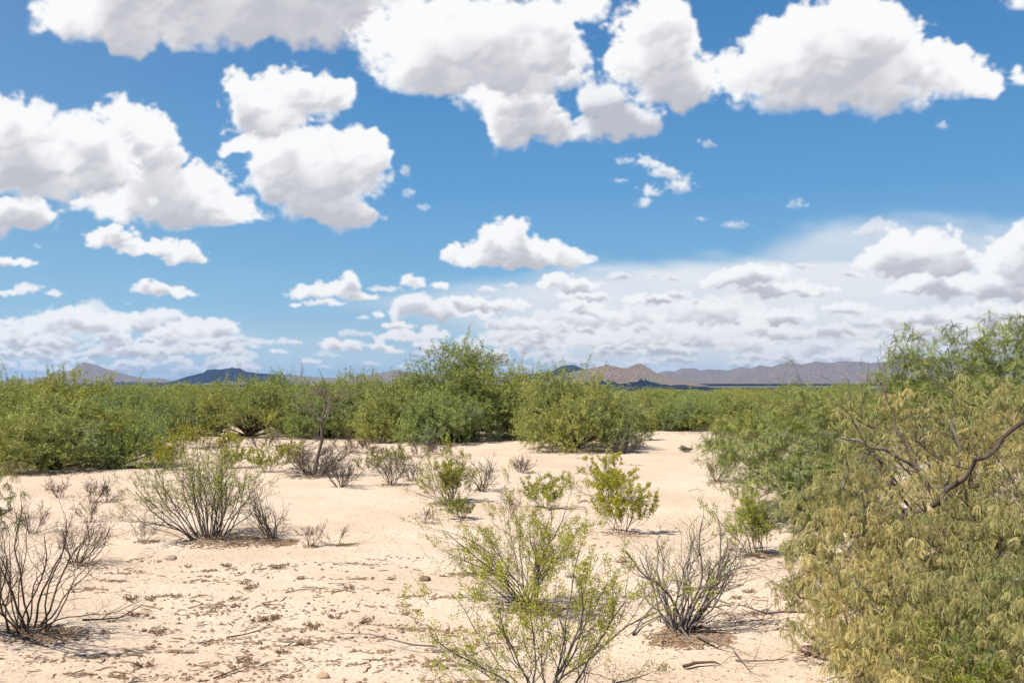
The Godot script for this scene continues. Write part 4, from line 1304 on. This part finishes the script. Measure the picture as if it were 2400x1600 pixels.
# A mesquite bush seen from afar: limbs from one foot, crown of many leafy clumps.
func mesquite(called: String, seed_: int, R: float, H: float, clumps: int, each: int, open_foot: bool, peak: bool) -> Node3D:
	rng.seed = seed_
	var t := Node3D.new()
	t.set_meta("called", called)
	t.set_meta("category", "mesquite")
	var st := SurfaceTool.new()
	st.begin(Mesh.PRIMITIVE_TRIANGLES)
	var size := 0.31 * minf(R, H * 0.8)
	var lobes := []
	for k in clumps:
		var a := TAU * (k * 0.618 + rng.randf() * 0.2)
		var rr := R * 0.80 * sqrt((k + 0.5) / clumps)
		var y := H * lerpf(0.80, 0.34, pow(rr / R, 1.6)) * rng.randf_range(0.66, 1.14)
		if peak:
			y = H * lerpf(0.92, 0.26, pow(rr / R, 0.9)) * rng.randf_range(0.75, 1.06)
		lobes.append([Vector3(cos(a) * rr, y, sin(a) * rr), size * rng.randf_range(0.6, 1.3)])
	for k in int(clumps * 0.9):
		var a := TAU * k / int(clumps * 0.9) + rng.randf() * 0.6
		if open_foot and rng.randf() < 0.35:
			continue
		var rr := R * rng.randf_range(0.62, 0.86)
		lobes.append([Vector3(cos(a) * rr, H * rng.randf_range(0.10, 0.30), sin(a) * rr), size * rng.randf_range(0.6, 0.9)])
	var limbs := []
	for k in 5:
		limbs.append(Builder.new())
	for li in lobes.size():
		var c: Vector3 = lobes[li][0]
		var s: float = lobes[li][1]
		var b: Builder = limbs[li % 5]
		var foot := Vector3(rng.randf_range(-0.12, 0.12) * R, 0.0, rng.randf_range(-0.12, 0.12) * R)
		var mid := foot.lerp(c, 0.45) + Vector3(0, H * 0.08, 0) + rand_dir() * 0.12 * R
		var pts := []
		var radii := []
		for q in 6:
			var f := q / 5.0
			pts.append(foot.lerp(mid, f).lerp(mid.lerp(c, f), f))
			radii.append(lerpf(0.045, 0.012, f))
		b.tube(pts, radii, 5, Color(0.10, 0.078, 0.06) * rng.randf_range(0.8, 1.3))
		var kind := rng.randi() % 3 if rng.randf() < 0.45 else 0
		var out := Vector3(c.x, 0, c.z) / R
		for q in each:
			var d := (rand_dir() + out * 0.55 + Vector3(0, 0.40, 0)).normalized()
			var squash := Vector3(1.15, 0.85, 1.15)
			var p := c + d * squash * s * (1.0 - 0.65 * pow(rng.randf(), 2.0))
			if p.y < 0.04:
				continue
			var dir := (d * 0.6 + Vector3(0, rng.randf_range(-0.35, 0.45), 0) + rand_dir() * 0.6).normalized()
			var bs := Basis(Quaternion(Vector3.UP, dir)) * Basis(Vector3.UP, rng.randf() * TAU)
			st.append_from(sprays[kind][rng.randi() % 5], 0, Transform3D(bs.scaled_local(Vector3.ONE * rng.randf_range(0.75, 1.25)), p))
			if q % 6 == 0:
				b.tube([c, c.lerp(p, 0.5) + rand_dir() * 0.05, p], [0.009, 0.006, 0.003], 3, Color(0.13, 0.10, 0.08))
	# a few long shoots standing out of the top
	for k in 16:
		var lobe: Array = lobes[rng.randi() % clumps]
		var c: Vector3 = lobe[0]
		var dir := (Vector3(rng.randfn() * 0.35, 1.0, rng.randfn() * 0.35) + Vector3(c.x, 0, c.z) / R * 0.4).normalized()
		var p: Vector3 = c + dir * lobe[1] * 0.75
		for q in 2 + k % 3:
			var bs := Basis(Quaternion(Vector3.UP, (dir + rand_dir() * 0.2).normalized()))
			st.append_from(sprays[rng.randi() % 2][rng.randi() % 5], 0, Transform3D(bs, p + dir * 0.17 * q))
	for b in limbs:
		part("limb", b.mesh(M.bark), t)
	var m := st.commit()
	m.surface_set_material(0, M.leaf[0])
	part("crown", m, t, "stuff")
	return t

# Multi-stemmed desert shrub. top and wide are where its crown reaches in the photograph.
func shrub(called: String, label: String, category: String, px: float, py: float, top: float, wide: float, o: Dictionary) -> Node3D:
	rng.seed = int(px * 13 + py * 7) + 5
	var at := on_ground(px, py)
	var depth := -at.z
	var H: float = (py - top) * depth / FOCAL
	var W: float = wide * depth / FOCAL
	var t := thing(called, label, category, at, o.get("group", ""))
	var stems: int = o.get("stems", 14)
	var aim: Array = o.get("aim", [])
	if category == "dead shrub":
		H *= 1.12
		W *= 1.25
	var skew := Vector3(rng.randf_range(-0.24, 0.24) * W, 0, rng.randf_range(-0.2, 0.2) * W)
	var col: Color = o.get("col", Color(0.165, 0.14, 0.125))
	var rad: float = o.get("rad", 0.008) * (1.0 if category == "dead shrub" else 0.85) * clampf(H, 0.45, 1.2)
	var leaves: float = o.get("leaves", 0.0)
	var P: Dictionary = o.get("P", {})
	if P.is_empty():
		P = {"segs": [7, 5, 4], "wob": [0.27, 0.36, 0.38], "rise": [0.03, 0.06, 0.07], "kids": [o.get("k0", 6), o.get("k1", 5)], "ang": [0.62, 0.75], "lr": [0.48, 0.52], "rr": [0.6, 0.62], "from": [0.25, 0.2]}
	var thin := maxf(0.0008, depth * 0.00011)
	for s in stems:
		var b := Builder.new()
		var a := TAU * (s * 0.618 + rng.randf() * 0.25)
		var f := sqrt((s + 0.5) / stems) if stems > 2 else 0.4
		var reach := W * 0.5 * f * rng.randf_range(0.7, 1.1)
		var up := H * (1.0 - 0.45 * f * f) * rng.randf_range(0.5, 1.05)
		var dir := Vector3(cos(a) * reach, up, sin(a) * reach) + skew
		if s < aim.size():
			dir = at_depth(aim[s][0], aim[s][1], depth + rng.randf_range(-0.2, 0.2)) - at
		var foot := Vector3(cos(a), 0, sin(a)) * W * 0.11 * rng.randf()
		foot.y = -0.02
		var tips := []
		grow(b, foot, (dir.normalized() + Vector3(0, 0.10, 0)).normalized(), dir.length() * (1.06 if s < aim.size() else 0.94), rad * rng.randf_range(0.6, 1.25), 0, P, col, tips, thin)
		var sp := part("stem", b.mesh(M.bark), t)
		var fol := Builder.new()
		if leaves > 0.0:
			for ti in tips.size():
				var q: Array = tips[ti]
				if (ti / 4 * 7 + s * 3) % 10 < int(o.get("bare", 3)):
					continue
				var p: Vector3 = q[0]
				if p.y < H * o.get("leaf_from", 0.22):
					continue
				var few: float = leaves * 1.9 * (0.3 + 1.3 * p.y / H)
				var num := int(few) + (1 if rng.randf() < few - int(few) else 0)
				for k in num:
					var d: Vector3 = ((q[1] as Vector3) * 0.5 + rand_dir()).normalized() * rng.randf_range(0.008, 0.015) * o.get("leaf", 1.0)
					var lc: Color = o.get("tint", Color(0.225, 0.255, 0.035)) * rng.randf_range(0.7, 1.3)
					fol.leaf(p + rand_dir() * 0.018, d, d.cross(rand_dir()).normalized() * d.length() * 0.30, lc)
		if fol.v.size():
			part("leaves", fol.mesh(M.small_leaf), sp, "stuff")
	if o.get("bloom", 0) > 0:
		var bl := Builder.new()
		for k in o.bloom:
			var a := rng.randf() * TAU
			var p := Vector3(cos(a) * W * 0.4 * sqrt(rng.randf()), H * rng.randf_range(0.5, 0.95), sin(a) * W * 0.4)
			for q in 5:
				var d := rand_dir() * 0.014
				bl.leaf(p, d, d.cross(rand_dir()).normalized() * 0.006, Color(0.65, 0.50, 0.03))
		part("blossoms", bl.mesh(M.small_leaf), t, "stuff")
	return t

func hanging_leaf(wilt: float) -> ArrayMesh:
	# a cluster of twice-divided mesquite leaves: leaflet pairs along each stalk
	var b := Builder.new()
	b.tube([Vector3(0, 0.05, 0), Vector3.ZERO, Vector3(0.01, -0.02, 0)], [0.003, 0.0025, 0.001], 3, Color(0.55, 0.45, 0.35))
	for k in 5:
		var a := TAU * (k * 0.618 + rng.randf() * 0.3)
		var out := Vector3(cos(a), rng.randf_range(-0.2, 0.5) - 0.9 * wilt * rng.randf(), sin(a)).normalized()
		for s in 2:
			var d := (out + rand_dir() * 0.3).normalized()
			var p := rand_dir() * 0.012
			var n := 13
			var length := rng.randf_range(0.085, 0.14)
			var side := d.cross(Vector3(0.1, 1, 0.2)).normalized()
			var last := p
			for i in n:
				d = (d + Vector3.DOWN * 0.28 * wilt).normalized()
				p += d * length / n
				side = (side - d * side.dot(d)).normalized()
				var up := side.cross(d)
				var shade := rng.randf_range(0.75, 1.2)
				for q in [-1.0, 1.0]:
					var ld: Vector3 = (side * q * (1.0 - 0.55 * wilt) + d * (0.45 + 0.6 * wilt) + up * rng.randf_range(-0.3, 0.3)).normalized() * rng.randf_range(0.013, 0.019)
					var wd := d * 0.0024 if wilt < 0.5 else up * 0.0032
					b.tri(p - wd, p + ld, p + wd, Color(shade, shade, shade))
				last = p
			b.leaf(p, (last - p) + d * 0.01, side * 0.0012, Color(0.9, 0.85, 0.7))
	return b.mesh(null)

# A mesquite close by: clumps are [px, py, distance, radius, leaf share, tint number].
func near_mesquite(called: String, label: String, foot: Vector3, clumps: Array, tints: Array, wilt: float, per: float, twigs: int, extra: Array) -> Node3D:
	rng.seed = int(absf(foot.x) * 1000) + 77
	var t := thing(called, label, "mesquite", foot)
	var kinds := [[], [], []]
	var colors := [[], [], []]
	for c in clumps:
		var at := at_depth(c[0], c[1], c[2]) - foot
		var s: float = c[3]
		var b := Builder.new()
		var base := Vector3(rng.randf_range(-0.12, 0.12), -0.02, rng.randf_range(-0.12, 0.12))
		var mid := base.lerp(at, 0.5) + Vector3(0, absf(at.y) * 0.16 + 0.04, 0) + rand_dir() * 0.16
		var pts := []
		var radii := []
		for q in 9:
			var f := q / 8.0
			pts.append(base.lerp(mid, f).lerp(mid.lerp(at, f), f) + rand_dir() * 0.025)
			radii.append(lerpf(0.015, 0.0045, f))
		var wood := Color(0.19, 0.16, 0.14) * rng.randf_range(0.7, 1.2)
		b.tube(pts, radii, 6, wood)
		var P := {"segs": [5, 4, 3], "wob": [0.3, 0.35, 0.35], "rise": [0.02, 0.0, 0.0], "kids": [4, 3], "ang": [0.7, 0.8], "lr": [0.6, 0.55], "rr": [0.6, 0.6], "from": [0.25, 0.2]}
		for q in (twigs if c.size() < 7 else c[6]):
			var d := (rand_dir() + Vector3(0, 0.35, 0)).normalized()
			var tips := []
			grow(b, pts[8 - q % 4], d, s * rng.randf_range(0.8, 1.25), 0.005, 0, P, wood, tips, 0.0012)
			for tp in tips:
				if rng.randf() < 0.22 * c[4]:
					var k := rng.randi() % 3
					kinds[k].append(leaf_place(tp[0], wilt))
					colors[k].append(leaf_tint(tints, c))
		part("limb", b.mesh(M.bark), t)
		for q in int(per * c[4] * s * s * 10.0):
			var d := (rand_dir() + Vector3(0, 0.3, 0)).normalized()
			var p := at + d * Vector3(1.1, 0.9, 1.1) * s * (1.0 - 0.7 * pow(rng.randf(), 1.8))
			if p.y < 0.06:
				continue
			var k := rng.randi() % 3
			kinds[k].append(leaf_place(p, wilt))
			colors[k].append(leaf_tint(tints, c))
	for k in 3:
		if kinds[k].is_empty():
			continue
		var mm := MultiMesh.new()
		mm.transform_format = MultiMesh.TRANSFORM_3D
		mm.use_colors = true
		mm.mesh = M.hanging[k] if wilt > 0.5 else M.spreading[k]
		mm.instance_count = kinds[k].size()
		for i in kinds[k].size():
			mm.set_instance_transform(i, kinds[k][i])
			mm.set_instance_color(i, colors[k][i])
		var mi := MultiMeshInstance3D.new()
		mi.name = "foliage"
		mi.multimesh = mm
		mi.material_override = M.near_leaf
		mi.set_meta("kind", "stuff")
		t.add_child(mi, true)
	for e in extra:
		var b := Builder.new()
		var pts := []
		for q in e.pts:
			pts.append(at_depth(q[0], q[1], q[2]) - foot)
		var sm := []
		var radii := []
		for i in pts.size() - 1:
			for q in 4:
				sm.append(pts[i].lerp(pts[i + 1], q / 4.0) + rand_dir() * 0.02)
		sm.append(pts[-1])
		for i in sm.size():
			radii.append(0.66 * lerpf(e.r, e.get("r1", e.r * 0.4), float(i) / (sm.size() - 1)) * rng.randf_range(0.9, 1.1))
		b.tube(sm, radii, 9, e.col)
		for i in b.v.size():
			var q := b.v[i]
			var kk := relief.get_noise_3d(q.x * 18.0, q.y * 9.0, q.z * 18.0)
			b.v[i] += b.n[i] * kk * e.r * 0.5
			b.c[i] = e.col * (1.0 + kk * 1.6)
		var P := {"segs": [6, 4, 3], "wob": [0.3, 0.35, 0.35], "rise": [0.04, 0.02, 0.0], "kids": [4, 3], "ang": [0.7, 0.8], "lr": [0.55, 0.5], "rr": [0.55, 0.6], "from": [0.2, 0.2]}
		for q in e.get("kids", 0):
			var i := rng.randi_range(sm.size() / 3, sm.size() - 1)
			grow(b, sm[i], (rand_dir() + Vector3(0, 0.4, 0)).normalized(), rng.randf_range(0.25, 0.6), radii[i] * 0.4, 0, P, e.col, [], 0.0012)
		part(e.called, b.mesh(M.bark), t)
	return t

func leaf_place(p: Vector3, wilt: float) -> Transform3D:
	var bs := Basis(Vector3.UP, rng.randf() * TAU)
	var lean := 1.15 if wilt > 0.5 else 1.3
	bs = Basis(rand_dir(), rng.randf() * lean) * bs
	return Transform3D(bs.scaled_local(Vector3.ONE * (rng.randf_range(0.24, 0.60) if wilt > 0.5 else rng.randf_range(0.6, 1.1))), p)

func leaf_tint(tints: Array, c: Array) -> Color:
	var a: Color = tints[c[5]]
	if rng.randf() < 0.25:
		a = tints[rng.randi() % tints.size()]
	var k := rng.randf_range(0.75, 1.25)
	return Color(a.r * k, a.g * k, a.b * k)
